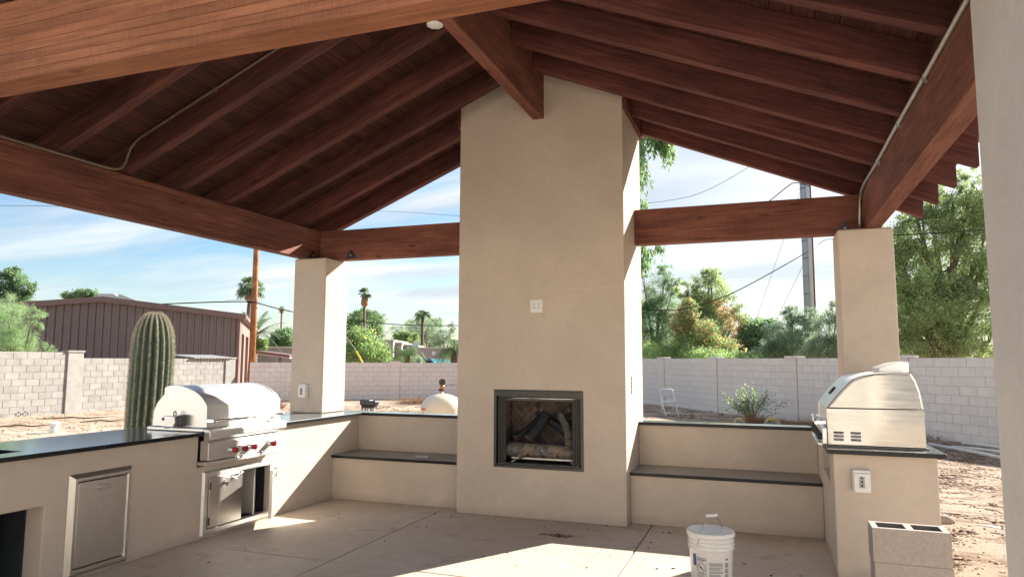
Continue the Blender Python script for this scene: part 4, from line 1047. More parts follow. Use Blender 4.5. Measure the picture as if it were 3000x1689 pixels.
# --- behind the right-hand wall
make_tree('mesquite_tree', 'feathery green tree just right of the chimney behind the white wall', gnd(1905, 33.5), [B(1905, 960, 33.5, 1.1, 1.3), B(1935, 850, 33.5, .8, .9), B(1950, 795, 33.5, .42, .55), B(1890, 880, 33.9, .6, .8), B(1975, 960, 33.5, .8, 1.1), B(1975, 835, 33.5, .4, .4), B(1890, 1010, 33.4, 1.0, .8), B(1960, 1020, 33.4, 1.2, .7), B(1900, 930, 33.4, .8, .8), B(1945, 900, 33.5, .8, .7), B(1880, 800, 33.5, .3, .5)], 34000, .12, .28, ['leaf_green'], tr=.09, clump=.17, cl=70)
make_tree('bushy_tree', 'tall rounded tree with red-brown seed pods behind the white wall', gnd(2085, 31.5), [B(2075, 850, 31.5, .95, .9), B(2085, 808, 31.5, .52, .38), B(2010, 850, 31.5, .5, .45), B(2120, 900, 31.5, .85, .6), B(2060, 950, 31.5, 1.3, .9), B(2150, 950, 31.5, .7, .7), B(2100, 1010, 31.5, 1.3, .7), B(2040, 900, 31.5, .9, .7), B(2020, 1020, 31.5, 1.0, .6)], 30000, .125, .38, ['leaf_big', 'leaf_orange'], tr=.14, clump=.15, cl=60,
          sec=lambda p: (RS.uniform(size=len(p)) < np.clip(.30*(np.sin(p[:, 0]*2.9+p[:, 2]*1.7)+.1)*(p[:, 2] < 4.2), 0, 1)))
make_tree('flowering_shrub', 'shrub with orange trumpet flowers in front of the tall rounded tree', gnd(2015, 29.2), [B(2020, 915, 29.2, .38, .75), B(2000, 960, 29.2, .55, .6), B(2055, 975, 29.2, .7, .55), B(2100, 1020, 29.2, .9, .45)], 11000, .11, .42, ['leaf_bright', 'leaf_orange'], tr=.06, clump=.18, cl=30, cat='shrub', secf=.17)
make_tree('leafy_bush', 'pale yellow-green leafy bush low over the wall', gnd(2000, 28.8), [B(1960, 1040, 29.5, .8, .35), B(2010, 1020, 28.8, .55, .5), B(2060, 1042, 27.8, .9, .28), B(2140, 1048, 26.6, .8, .22), B(2190, 1052, 25.8, .7, .2), B(1900, 1035, 31, .9, .4)], 13000, .10, .5, ['leaf_bright'], tr=.04, clump=.2, cl=30, cat='shrub')
make_tree('dark_bush', 'dark broad-leaved bush between the tall tree and the steel pole', gnd(2210, 31), [B(2215, 985, 31, .75, .75), B(2195, 1030, 31, .8, .5), B(2245, 960, 31, .5, .4), B(2250, 1035, 31, .8, .5)], 14000, .17, .5, ['leaf_green'], tr=.08, cl=30, cat='shrub')
make_tree('desert_willow', 'thin grey-green willow in front of the steel pole', gnd(2300, 26.5), [B(2320, 920, 26.5, .45, .35), B(2290, 975, 26.5, .7, .5), B(2350, 965, 26.5, .6, .6), B(2330, 1020, 26.5, 1.1, .45), B(2375, 930, 26.5, .42, .4), B(2280, 1035, 26.5, .6, .3), B(2240, 1040, 26.5, .7, .3), B(2300, 1010, 27, .9, .5)], 24000, .13, .22, ['leaf_grey'], tr=.07, droop=.3, clump=.14, cl=34)
make_tree('desert_willow', 'second grey-green willow beside the right rear post', gnd(2430, 25), [B(2430, 960, 25, .55, .6), B(2415, 1020, 25, .7, .5), B(2450, 905, 25, .35, .35), B(2480, 830, 25, .38, .30), B(2480, 1000, 25, .7, .6), B(2400, 1035, 25, .7, .3)], 15000, .13, .2, ['leaf_grey'], tr=.07, droop=.3, clump=.14, cl=34)
bt = [B(2700, 700, 22, .9, .8), B(2620, 720, 22, .7, .7), B(2790, 620, 22, .9, .8), B(2850, 540, 22, .55, .7), B(2650, 820, 22, 1.0, .8), B(2780, 780, 22, 1.1, .8), B(2880, 720, 22, .9, .9), B(2700, 920, 22, 1.2, .8), B(2840, 900, 22, 1.2, .9), B(2630, 950, 22, .8, .8), B(2750, 1000, 22, 1.2, .6), B(2680, 620, 22, .55, .5), B(2900, 1000, 22, 1.0, .6), B(2960, 620, 22, 1.0, 1.0), B(2640, 1020, 22, .9, .4)]
make_tree('elm_tree', 'large dense green tree beyond the wall at the far right', gnd(2760, 22), bt + [B(2600, 780, 22, .7, .9), B(2900, 830, 22, .8, .9), B(2740, 870, 22, 1.1, .8), B(2820, 640, 22, .9, .8), B(2720, 560, 22.4, .5, .4)], 88000, .105, .45, ['leaf_big'], tr=.2, clump=.13, cl=60, nb=60)
# eucalyptus behind the chimney with hanging branches showing at its right edge
eu = thing('eucalyptus_tree', (-5.2, 25.2, -.2), 'tall weeping tree whose hanging leaf strands show right of the chimney', 'tree')
P = []
pr_ = random.Random(9); bm = bmesh.new()
D0 = 20.0; eb = at(1700, 1055, D0); eb.z = -.2; eu.location = eb
tube([eb, eb+Vector((.1, 0, 4)), eb+Vector((.2, .1, 8)), eb+Vector((.4, .1, 9.5))], [.24, .2, .14, .08], 10, bm)
for k in range(34):
    x0 = pr_.uniform(1790, 1905); y0 = pr_.uniform(330, 640) if x0 < 1895 else pr_.uniform(330, 420)
    if k > 24: x0 = pr_.uniform(1905, 1968); y0 = pr_.uniform(350, 415)
    Dk = D0+pr_.uniform(-.7, .9); L_ = pr_.uniform(.5, 1.5) if x0 < 1900 else pr_.uniform(.35, .75)
    if x0 > 1950: L_ *= .6
    p0 = at(x0, y0, Dk)
    st = eb+Vector((.2, .1, pr_.uniform(6.5, 9)))
    tube([st, st.lerp(p0, .6)+Vector((0, 0, .5)), p0], [.05, .03, .012], 5, bm)
    for s_ in range(7):
        q = p0+Vector([pr_.gauss(0, .13) for _ in range(3)]); dx, dy = pr_.gauss(0, .10), pr_.gauss(0, .1)
        for i in range(40):
            t_ = pr_.random(); P.append((q.x+dx*t_+pr_.gauss(0, .03), q.y+dy*t_, q.z-L_*t_*pr_.uniform(.8, 1.1)))
for k in range(5):   # low strand clumps
    p0 = at(1886+pr_.uniform(-10, 10), 705+k*18, D0)
    for i in range(110): P.append((p0.x+pr_.gauss(0, .12), p0.y+pr_.gauss(0, .12), p0.z+pr_.gauss(0, .15)))
for k in range(2):
    p0 = at(1928+12*k, 722, D0)
    for i in range(50): P.append((p0.x+pr_.gauss(0, .05), p0.y+pr_.gauss(0, .05), p0.z+pr_.gauss(0, .09)))
for k in range(2600): # main crown, hidden by the chimney
    u = RS.normal(size=3); u /= np.linalg.norm(u); c = eb+Vector((-.6, .4, 8.2)); P.append((c.x+u[0]*1.8*RS.uniform(.5, 1), c.y+u[1]*1.8, c.z+u[2]*1.9))
part('trunk', bm, 'bark', eu); leafmesh('crown', P, .15, .27, ['leaf_dark'], eu, droop=1.2)

# --- left: palo verde and trees round the barn
make_tree('palo_verde', 'light green feathery palo verde leaning over the grey wall at far left', gnd(30, 23.5), [B(20, 905, 23.5, .75, .45), B(-40, 960, 23.5, 1.0, 1.0), B(60, 985, 23.5, .62, .5), B(20, 1010, 23.5, .9, .4), B(95, 920, 23.5, .42, .22), B(78, 1005, 23.5, .55, .3), B(105, 950, 23.6, .25, .3)], 22000, .13, .09, ['leaf_feather'], tr=.06, clump=.17, cl=110)
make_tree('small_bush', 'tuft of light green leaves over the grey wall beside the palo verde', gnd(148, 24), [B(148, 1022, 24, .22, .12)], 500, .09, .12, ['leaf_feather'], tr=.02, cat='shrub')
make_tree('ash_tree', 'mid-green tree with airy crown behind the barn at far left', gnd(35, 40), [B(30, 815, 40, .75, .55), B(70, 840, 40, .6, .55), B(10, 860, 40, .9, .6), B(55, 880, 40, .9, .4), B(35, 795, 40, .4, .3), B(88, 850, 40, .3, .35)], 8000, .17, .5, ['leaf_green'], tr=.14, clump=.15, cl=36)
make_tree('ash_tree', 'tree top with small leaves showing over the barn roof', gnd(235, 45), [B(205, 868, 45, .5, .22), B(250, 862, 45, .7, .3), B(280, 868, 45, .35, .22), B(190, 860, 45, .2, .15)], 3500, .16, .5, ['leaf_green'], tr=.12, clump=.2, cl=30)
# --- middle distance
make_tree('pine_tree', 'dark green rounded pine behind the street light', gnd(1070, 75), [B(1070, 950, 75, 2.2, 1.4), B(1050, 925, 75, 1.2, .7), B(1095, 935, 75, 1.2, .9), B(1035, 965, 75, 1.3, 1.1), B(1105, 985, 75, 1.0, 1.0), B(1068, 912, 75, .8, .4)], 12000, .24, .35, ['leaf_dark'], tr=.25, clump=.14, cl=34)
make_tree('yellow_bells_shrub', 'bright green shrub dotted with yellow flowers behind the back wall', gnd(1065, 37), [B(1055, 985, 37, .75, .5), B(1075, 1020, 37, 1.15, .6), B(1035, 1030, 37, .9, .5), B(1105, 1040, 37, .8, .4), B(1040, 990, 37, .5, .45)], 9000, .15, .45, ['leaf_bright', 'leaf_yellow'], tr=.06, clump=.2, cl=24, cat='shrub', secf=.012)
make_tree('round_tree', 'round bright green tree left of the palm with the dish', gnd(1190, 80), [B(1190, 1000, 80, 1.6, .8), B(1175, 985, 80, .9, .5), B(1205, 985, 80, .9, .5)], 5000, .26, .45, ['leaf_bright'], tr=.2)
make_tree('olive_tree', 'grey-green olive tree behind the slim palm', gnd(1245, 90), [B(1160, 965, 92, 1.4, .7), B(1235, 965, 90, 2.6, 1.5), B(1270, 985, 90, 1.8, 1.4), B(1220, 990, 90, 1.8, 1.2)], 8000, .26, .3, ['leaf_grey'], tr=.25, droop=.3)
make_tree('pine_tree', 'dark clumpy evergreen above the olive tree', gnd(1260, 100), [B(1212, 948, 100, 1.2, .7), B(1270, 945, 100, 1.4, .9), B(1240, 960, 100, 1.5, .8)], 4500, .30, .4, ['leaf_green'], tr=.25)
make_tree('acacia_tree', 'leaning feathery tree by the edge of the chimney behind the house', gnd(1300, 85), [B(1300, 985, 85, 1.3, .9), B(1285, 1000, 85, 1.2, .7), B(1325, 960, 85, .5, .9)], 4200, .24, .22, ['leaf_grey'], tr=.18)
make_tree('round_tree', 'mid-green tree beside the rear left post above the grey house', gnd(840, 70), [B(835, 985, 70, 1.3, .9), B(815, 1000, 70, 1.1, .6), B(850, 1000, 70, 1.0, .9), B(800, 1008, 70, .7, .4)], 6500, .24, .45, ['leaf_green'], tr=.2)
make_tree('hedge_shrub', 'light bushy shrub behind the wooden utility pole', gnd(765, 45), [B(765, 1005, 45, .45, .3), B(762, 1025, 45, .4, .3)], 1800, .16, .4, ['leaf_bright'], tr=.05, cat='shrub')
# a distant belt of trees all round, one mass
P, _ = blobpts([(x, y, 1.6+h, 5, 4, 1.6+h) for x, y, h in [(-135+k*9+RS.uniform(-3, 3), 130+14*math.sin(k)+max(0, (k-16))*1.0, RS.uniform(.2, 1.2)) for k in range(30)]], 26000, .16, 60)
tag(leafmesh('distant_trees', P, .75, .5, ['leaf_dark'], None), 'dark belt of far-off trees along the horizon', 'trees', kind='stuff')

def frond(bm, p0, dirxy, L, rise, droop_, nl_=26, ll=.35, w_=.03, both=True, mi=0, lift=.25):
    """pinnate frond: curved rachis with leaflets either side"""
    d = Vector((math.cos(dirxy), math.sin(dirxy), 0)); pts = []
    for i in range(9):
        t = i/8; pts.append(p0+d*L*(t*(1-.12*t))+Vector((0, 0, rise*t*L-droop_*t*t*L)))
    tube(pts, [.014*L/1.5+.004]*4+[.008*L/1.5+.002]*5, 4, bm, mi=1)
    side = Vector((-d.y, d.x, 0))
    for i in range(nl_):
        t = .12+.88*(i+.5)/nl_; k = t*8; a = min(7, int(k)); p = pts[a].lerp(pts[a+1], k-a); tg = (pts[a+1]-pts[a]).normalized()
        l_ = ll*math.sin(math.pi*min(1, t*.82+.16))**.7
        for sg in (-1, 1):
            dv = (side*sg*.85+tg*.65+Vector((0, 0, lift-.55*t+random.uniform(-.15, .15)))).normalized(); q = p+dv*l_
            wv = tg*w_*.5
            f_ = bm.faces.new([bm.verts.new(v) for v in (p-wv, p+wv, q+wv*.2, q-wv*.2)]); f_.material_index = mi
def pinnate_palm(label, base, h, tr, nf, L, mat='leaf_pygmy', seed=1, rise=(.1, 1.0), dr=(.6, 1.1), nl_=26, ll=.33, w_=.035, cat='palm', name='date_palm', az=None):
    rr_ = random.Random(seed); t = thing(name, base, label, cat); b = Vector(base); c = b+Vector((0, 0, h))
    part('trunk', tube([b-Vector((0, 0, .2)), b+Vector((0, 0, h*.5)), c], [tr*1.1, tr, tr*1.15], 10), 'bark_palm', t)
    for k in range(nf):
        bm = bmesh.new(); a = (2.4*k+rr_.uniform(-.2, .2)) if az is None else az[k % len(az)]
        frond(bm, c, a, L*rr_.uniform(.8, 1.1), rr_.uniform(*rise), rr_.uniform(*dr), nl_, ll, w_)
        bmesh.ops.translate(bm, verts=bm.verts, vec=-woff(t)); me = bpy.data.meshes.new('frond'); bm.to_mesh(me); bm.free()
        link('frond', me, t, [mat, 'leaf_feather'])
    return t
def fan_palm(label, base, h, tr, nf, R, seed=1, skirt=.5, lean=0):
    rr_ = random.Random(seed); t = thing('fan_palm', base, label, 'palm'); b = Vector(base); c = b+Vector((lean, 0, h))
    part('trunk', tube([b, b+Vector((lean*.3, 0, h*.5)), c], [tr*1.25, tr, tr*.8], 8), 'bark_palm', t)
    part('skirt', tube([c-Vector((0, 0, skirt*2.2)), c-Vector((0, 0, skirt*1.7)), c-Vector((0, 0, skirt*.7)), c], [tr*.9, tr*2.4, tr*2.0, tr*1.2], 9), 'dead_brown', t)
    for k in range(nf):
        bm = bmesh.new(); a = 2.4*k; el = rr_.uniform(-.5, 1.3); st = R*.55
        d = Vector((math.cos(a)*math.cos(el), math.sin(a)*math.cos(el), math.sin(el))); e = c+d*st
        tube([c, e], [.035*R, .02*R], 4, bm, mi=0)
        sd = d.cross(Vector((0, 0, 1))).normalized(); upv = sd.cross(d)
        for j in range(13):
            th_ = (j-6)/6*1.45; v = (d*math.cos(th_)+sd*math.sin(th_)+upv*rr_.uniform(-.12, .12)).normalized(); l_ = R*.62*(.75+.25*math.cos(th_))
            p1 = e+v*l_*.6; p2 = e+v*l_+Vector((0, 0, -.30*R*(1.1-.5*el)*rr_.uniform(.6, 1.1))); wv = v.cross(upv)*.055*R
            bm.faces.new([bm.verts.new(q) for q in (e, p1+wv, p2, p1-wv)])
        bmesh.ops.translate(bm, verts=bm.verts, vec=-woff(t)); me = bpy.data.meshes.new('frond'); bm.to_mesh(me); bm.free()
        link('frond', me, t, ['leaf_palm'])
    return t
def gat(x, D, z=-.2): p = at(x, 1055, D); return (p.x, p.y, z)
def hz_(y, D): return (1055-y)/F*D+1.5+.2
fan_palm('fan palm with drooping fronds behind the wooden utility pole', gat(718, 62), hz_(848, 62), .22, 34, 1.25, 2, .55, lean=.3)
fan_palm('small far fan palm just left of the rear left post', gat(820, 95), hz_(908, 95), .13, 20, .5, 3, .25)
fan_palm('tall thin fan palm with a brown skirt above the pine', gat(1064, 70), hz_(862, 70), .16, 26, .72, 4, .6)
pinnate_palm('slim queen palm above the house with the satellite dish', gat(1236, 80), hz_(922, 80), .17, 16, 1.35, 'leaf_palm', 5, rise=(.25, 1.1), dr=(.75, 1.2), nl_=22, ll=.5, w_=.10)
pinnate_palm('date palm with stiff fronds sticking out behind the utility pole', gat(742, 46), hz_(985, 46), .25, 26, 2.1, 'leaf_palm', 6, rise=(-.2, 1.5), dr=(.3, .9), nl_=24, ll=.30, w_=.07)
pinnate_palm('pygmy date palm with arching pale fronds behind the back wall', gat(1193, 36), 1.95, .14, 26, 1.25, 'leaf_pygmy', 7, rise=(.35, 1.2), dr=(.8, 1.3), nl_=26, ll=.30, w_=.035)
pinnate_palm('dark date palm with arching fronds against the chimney edge', gat(1330, 36), 2.2, .16, 30, 1.35, 'leaf_palm', 8, rise=(.1, 1.3), dr=(.7, 1.3), nl_=26, ll=.32, w_=.04)
pinnate_palm('small dark pygmy palm left of the pale one behind the wall', gat(1150, 38), 1.6, .12, 18, 1.0, 'leaf_palm', 9, rise=(.3, 1.1), dr=(.8, 1.3), nl_=22, ll=.26, w_=.035)

# ------------------------------------------------------------------ BARN
g_ = Vector((math.cos(math.radians(38)), math.sin(math.radians(38)), 0)); sd_ = Vector((-g_.y, g_.x, 0))
Pr = at(697, 1055, 31.5); Pr.z = 0
def along(x):  # distance s back along the gable from its right corner for photo column x
    q = at(x, 1055, 1)-EYE; det = (-g_.x)*(-q.y)-(-q.x)*(-g_.y)
    return ((-Pr.x)*(-q.y)-(-q.x)*(-Pr.y))/det
sp = along(290); Ez = 1.5+130*31.5/F; pk = Pr-g_*sp; Pz = 1.5+181*((pk-EYE).dot(fw))/F
bn = thing('barn', tuple(Pr), 'long brown metal barn with a low gable behind the grey block wall', 'barn')
Wd = 2*sp; Ln = 20
def bp_(s, t_, z): v = Pr-g_*s+sd_*t_; return (v.x, v.y, z)
def ztop(s): return Ez+(Pz-Ez)*(1-abs(s-sp)/sp)
part('wall', prism([(0, -.2), (0, Ez-.05), (sp, Pz-.05), (Wd, Ez-.05), (Wd, -.2)], lambda a, b, t: bp_(a, t, b), .12, .16), 'metal_siding', bn)
s = 0.06; ribw = .30; k = 0
while s < Wd-.1:
    zt = ztop(s+ribw/2)-.06
    part('siding_panel', prism([(s+.006, .06), (s+.035, .0), (s+.075, .0), (s+.104, .085), (s+ribw-.004, .085), (s+ribw-.004, .119), (s+.006, .119)], lambda a, b, t: bp_(a, b, t), -.2, zt), 'metal_siding', bn)
    s += ribw; k += 1
for s0, s1 in ((0, sp), (sp, Wd)):
    part('rake_trim', prism([(s0-(.25 if s0 == 0 else 0), ztop(s0)-.20-(.01 if s0 == 0 else 0)), (s1+(.25 if s1 == Wd else 0), ztop(s1)-.20), (s1+(.25 if s1 == Wd else 0), ztop(s1)+.03), (s0-(.25 if s0 == 0 else 0), ztop(s0)+.03)], lambda a, b, t: bp_(a, t, b), -.16, .05), 'siding_trim', bn)
    part('roof', prism([(s0-(.25 if s0 == 0 else 0), ztop(s0)), (s1+(.25 if s1 == Wd else 0), ztop(s1)), (s1+(.25 if s1 == Wd else 0), ztop(s1)+.05), (s0-(.25 if s0 == 0 else 0), ztop(s0)+.05)], lambda a, b, t: bp_(a, t, b), .06, Ln), 'corrugated' if False else 'siding_trim', bn)
part('corner_trim', prism([(-.03, .0), (.14, .0), (.14, .10), (-.03, .10)], lambda a, b, t: bp_(a, b, t), -.2, Ez-.12), 'siding_trim', bn)
def side_z(): pass
part('side_wall', holed([.15, 2.2, 4.6, 6.2, 9.4, 13, Ln], [-.2, 0, Ez-.75, Ez-.05], {(1, 1): .5, (3, 1): .5}, .6, lambda u, v, d: bp_(d-.0, u, v)), 'siding_lit', bn)
part('eave_gutter', prism([(-.28, Ez-.14), (-.02, Ez-.14), (-.02, Ez-.0), (-.28, Ez-.0)], lambda a, b, t: bp_(a, t, b), .06, Ln), 'siding_lit', bn)
for u0, u1 in ((2.2, 4.6), (6.2, 9.4)): part('door', prism([(u0+.02, .0), (u1-.02, .0), (u1-.02, Ez-.78), (u0+.02, Ez-.78)], lambda a, b, t: bp_(t, a, b), .44, .48), 'metal_siding', bn)
dc = thing('roof_vent', tuple(at(325, 872, 38)), 'pale metal ridge vent on top of the barn roof', 'roof vent')
v0 = at(318, 870, 38); part('duct', prism([(-.75, 0), (-.62, .45), (-.5, .55), (.25, .55), (.45, .42), (.55, 0)], lambda a, b, t: tuple(v0+Vector((a*.8, a*.5, b-.35))+sd_*t), 0, .9), 'corrugated', dc, bevel=.02)
part('flashing', prism([(.3, -.1), (.55, .35), (2.1, -.25), (2.1, -.35)], lambda a, b, t: tuple(v0+Vector((a*.8, a*.5, b-.15))+sd_*t), 0, .9), 'corrugated', dc)
# corrugated sheet lying along the top of the grey wall
cs = thing('corrugated_sheet', (-20.3, 20.5, 1.53), 'white corrugated roofing sheet edge lying along the grey wall top', 'roofing sheet')
dirg = gd.normalized(); u0 = 12.3; u1 = gd.length-.2; nn_ = 150; bm = bmesh.new(); rws = []
for i in range(nn_+1):
    u = u0+(u1-u0)*i/nn_; p = Vector((gA[0]+dirg.x*u, gA[1]+dirg.y*u, 0)); zc2 = 1.56+.022*math.sin((u-u0)/.076*2*math.pi/2)
    rws.append([bm.verts.new((p.x+.14, p.y, zc2)), bm.verts.new((p.x-.95, p.y, zc2+.10)), bm.verts.new((p.x+.14, p.y, zc2-.012))])
for A_, B_ in zip(rws, rws[1:]):
    bm.faces.new((A_[0], B_[0], B_[1], A_[1])); bm.faces.new((A_[0], A_[2], B_[2], B_[0]))
part('sheet', bm, 'corrugated', cs)

# ------------------------------------------------------------------ HOUSES beyond the wall
def boxD(x0, x1, ytop, D, depth=5, z0=-.2):
    a = at(x0, ytop, D); b = at(x1, ytop, D); z = a.z; d = (b-a); d.z = 0; n = Vector((-d.y, d.x, 0)).normalized()
    return a, b, n*depth, z0, z
def wallbox(parent, name, x0, x1, ytop, D, depth, mat, trim):
    a, b, n, z0, z = boxD(x0, x1, ytop, D, depth)
    bm = prism([(0, 0), (1, 0), (1, 1), (0, 1)], lambda u, v, t: tuple(Vector((a.x, a.y, 0)).lerp(Vector((b.x, b.y, 0)), u)+n*v+Vector((0, 0, t))), z0, z-.12)
    o = part(name, bm, mat, parent)
    d = (b-a).normalized()*.06; d.z = 0; q = n.normalized()*.06
    part('parapet_cap', prism([(0, 0), (1, 0), (1, 1), (0, 1)], lambda u, v, t: tuple(Vector((a.x, a.y, 0)).lerp(Vector((b.x, b.y, 0)), u)+n*v+(d if u > .5 else -d)+(q if v > .5 else -q)+Vector((0, 0, t))), z-.119, z), trim, o)
    return o
hs_ = thing('house', gat(1200, 56), 'tan flat-roofed house with stepped parapets behind the palms', 'house')
wallbox(hs_, 'wall', 1085, 1152, 994, 58, 8, 'house_wall', 'house_trim'); wallbox(hs_, 'wall', 1152.5, 1177, 1002, 59, 8, 'house_wall', 'house_trim')
wallbox(hs_, 'wall', 1177.5, 1209, 1008.5, 60, 8, 'house_wall', 'house_trim'); wallbox(hs_, 'wall', 1209.5, 1400, 1016, 55, 8, 'house_wall', 'house_trim')
wq = at(1271, 1034, 54.85); part('wall_light', BX((wq.x-.13, wq.x+.13, wq.y-.12, wq.y+.1, wq.z-.15, wq.z+.15)), 'white_plastic', hs_, bevel=.04)
h2 = thing('house', gat(810, 52), 'low grey flat-roofed house left of the rear left post', 'house')
wallbox(h2, 'wall', 745, 900, 1014, 52, 8, 'grey_house', 'house_trim')
pc = thing('patio_cover', gat(800, 42), 'sloping brown metal patio cover on a thin post behind the wall', 'patio cover')
a_, b_ = at(748, 1030, 42), at(848, 1043, 42)
nrm2 = Vector((-(b_-a_).y, (b_-a_).x, 0)).normalized()*2.5
part('roof', prism([(0, 0), (1, 0), (1, .16), (0, .16)], lambda u, v, t: tuple(a_.lerp(b_, u)+nrm2*t+Vector((0, 0, v-.08))), 0, 1), 'siding_trim', pc)
part('soffit', prism([(0, -.13), (1, -.13), (1, -.085), (0, -.085)], lambda u, v, t: tuple(a_.lerp(b_, u)+nrm2*t+Vector((0, 0, v))), .02, .9), 'corrugated', pc)
pp = at(821, 1050, 42.5); part('support_post', BX((pp.x-.05, pp.x+.05, pp.y-.05, pp.y+.05, -.2, 1.66)), 'siding_trim', pc)
sd2 = thing('satellite_dish', tuple(at(1221, 1012, 57)), 'small grey satellite dish on the house roof by the slim palm', 'satellite dish')
bm = lathe([(0, .10), (.20, .11), (.38, .19), (.46, .27), (.44, .27), (.37, .20), (.2, .13), (0, .12)], 0, 0, 22)
dd_ = part('dish', bm, 'corrugated', sd2, local=True, smooth=True); dd_.rotation_euler = (math.radians(62), 0, math.radians(-10)); dd_.location = (0, 0, .05); dd_.scale = (.68, .68, .68)
part('mast', tube([(0, 0, -.5), (0, 0, .12)], .03, 6), 'steel_dark', sd2, local=True)
def car(name, label, c, ang, L_, H_, W_, body, cab, cat, z0=-.2):
    t = thing(name, (c[0], c[1], z0), label, cat, rz=ang)
    bm = prism([(-L_/2, .35), (L_/2, .35), (L_/2, .75), (L_/2-.1, .95), (L_/2-1.1, 1.02), (-L_/2+.05, 1.05), (-L_/2, .9)], lambda a, b, q: (a, q, b), -W_/2, W_/2); part('body', bm, body, t, bevel=.05, local=True)
    r0, r1 = cab
    bm = prism([(r0-.35, 1.0), (r0, H_-.05), (r0+.15, H_), (r1-.15, H_), (r1, H_-.06), (r1+.65, 1.0)], lambda a, b, q: (a, q, b), -W_/2+.12, W_/2-.12); part('cabin', bm, body, t, bevel=.04, local=True)
    for sy in (-1, 1):
        y = sy*(W_/2-.118)
        part('side_window', prism([(r0-.15, 1.06), (r0+.1, H_-.13), (r1-.12, H_-.13), (r1+.42, 1.06)], lambda a, b, q: (a, y+q*sy, b), 0, .004), 'car_glass', t, local=True)
        for x in (-L_/2+.85, L_/2-.85): part('wheel', tube([(x, sy*(W_/2-.2), .34), (x, sy*(W_/2+.005), .34)], .34, 20), 'rubber', t, local=True)
        part('tail_light', BX((-L_/2-.01, -L_/2+.06, sy*(W_/2-.15)-.1, sy*(W_/2-.15)+.1, .75, .95)), 'lamp_red', t, bevel=.01, local=True)
    return t
p_ = at(1185, 1055, 40); car('parked_car', 'black car roof just showing over the back wall', (p_.x, p_.y), .5, 4.8, 1.68, 1.9, 'car_black', (-1.9, 1.0), 'car')
p_ = at(1213, 1055, 47); car('parked_van', 'white vehicle top behind the black car', (p_.x, p_.y), .5, 3.6, 1.93, 1.8, 'car_white', (-.5, .45), 'van')
p_ = at(1275, 1055, 44); car('parked_car', 'teal car roof near the chimney edge behind the wall', (p_.x, p_.y), -.35, 4.4, 1.78, 1.8, 'car_teal', (-1.2, .5), 'car')
sh = thing('shed', gat(2243, 34), 'pale shed gable glimpsed low behind the willow', 'shed')
a_ = at(2232, 1050, 34); part('wall', prism([(0, -.2), (1.2, -.2), (1.2, 2.2), (.6, 2.7), (0, 1.9)], lambda a, b, q: (a_.x+a, a_.y+q, b), 0, 2), 'corrugated', sh)

# ------------------------------------------------------------------ POLES AND WIRES
def up_pole(name, label, x, D, r0, r1, ytop, mat, cat):
    b = at(x, 1055, D); b.z = -.2; t = thing(name, tuple(b), label, cat); return t, b
p1, b1 = up_pole('utility_pole', '', 738, 33, 0, 0, 0, '', ''); tag(p1, 'weathered orange-brown wooden utility pole left of the rear left post', 'utility pole')
part('pole', tube([b1, b1+Vector((0, 0, 5)), b1+Vector((0, 0, 11.5))], [.155, .14, .115], 16), 'pole_wood', p1)
bolt_z = 1.5+(1055-882)/F*33
part('clamp', tube([b1+Vector((-.22, -.1, bolt_z+.2)), b1+Vector((.26, -.1, bolt_z+.2))], .022, 6), 'steel_dark', p1)
part('cleat', BX((b1.x+.13, b1.x+.17, b1.y-.12, b1.y-.08, 1.6, 1.75)), 'steel_dark', p1)
p2, b2 = up_pole('transmission_pole', '', 2382, 29, 0, 0, 0, '', ''); tag(p2, 'tall blue-grey steel power pole with a rusty conduit strip on the right', 'power pole')
b2 = at(2375, 1055, 29); b2.z = -.2
part('pole', tube([b2, b2+Vector((0, 0, 14))], [.20, .15], 12), 'pole_steel', p2)
q2 = at(2386, 1055, 28.8); q2.z = -.2
part('cable_guard', tube([q2, q2+Vector((0, 0, 14))], [.085, .075], 8), 'pole_light', p2)
q3 = at(2394, 1055, 28.8); q3.z = -.2
rs_ = part('riser', tube([q3, q3+Vector((0, 0, 14))], [.040, .034], 6), 'pole_rust', p2)
for k in range(14): part('band', tube([b2+Vector((0, 0, 3+k*.75)), b2+Vector((0, 0, 3.02+k*.75))], .202-.002*k, 12), 'steel_dark', p2)
def wire(label, pts, r, mat='wire_black', sag=0, name='overhead_wire', cat='wire', grp=None):
    P_ = [at(*p) for p in pts]; Q = []
    if len(P_) == 2 and sag:
        for t in np.linspace(0, 1, 18): q = P_[0].lerp(P_[1], t); q.z -= sag*4*t*(1-t); Q.append(q)
    else:  # smooth through given points
        for i in range(len(P_)-1):
            p0, p1_, p2_, p3 = P_[max(0, i-1)], P_[i], P_[i+1], P_[min(len(P_)-1, i+2)]
            for t in np.linspace(0, 1, 6, endpoint=False):
                Q.append(.5*((2*p1_)+(p2_-p0)*t+(2*p0-5*p1_+4*p2_-p3)*t*t+(3*p1_-p0-3*p2_+p3)*t**3))
        Q.append(P_[-1])
    return tag(part(name, tube(Q, r, 5), mat), label, cat, grp)
wire('black cable sagging from far left across the barn to the wooden pole', [(-60, 914, 31), (80, 909, 31.3), (300, 899, 31.8), (480, 890, 32.3), (640, 884, 32.8), (738, 884, 32.9), (775, 893, 33.5), (855, 912, 36), (1015, 934, 39), (1150, 949, 42), (1260, 953, 44), (1345, 953, 46)], .026)
wire('thin upper wire beside the black cable right of the wooden pole', [(660, 880, 32.8), (745, 880, 33), (860, 912, 36)], .009, 'wire_grey')
wire('fine guy wire slanting down right from the wooden pole', [(752, 882, 33), (822, 965, 37)], .008, 'wire_grey')
wire('thin wire crossing the sky at the far left under the roof beam', [(-80, 601, 30), (200, 604, 32), (800, 612, 36), (1160, 620, 40), (1400, 637, 42)], .009)
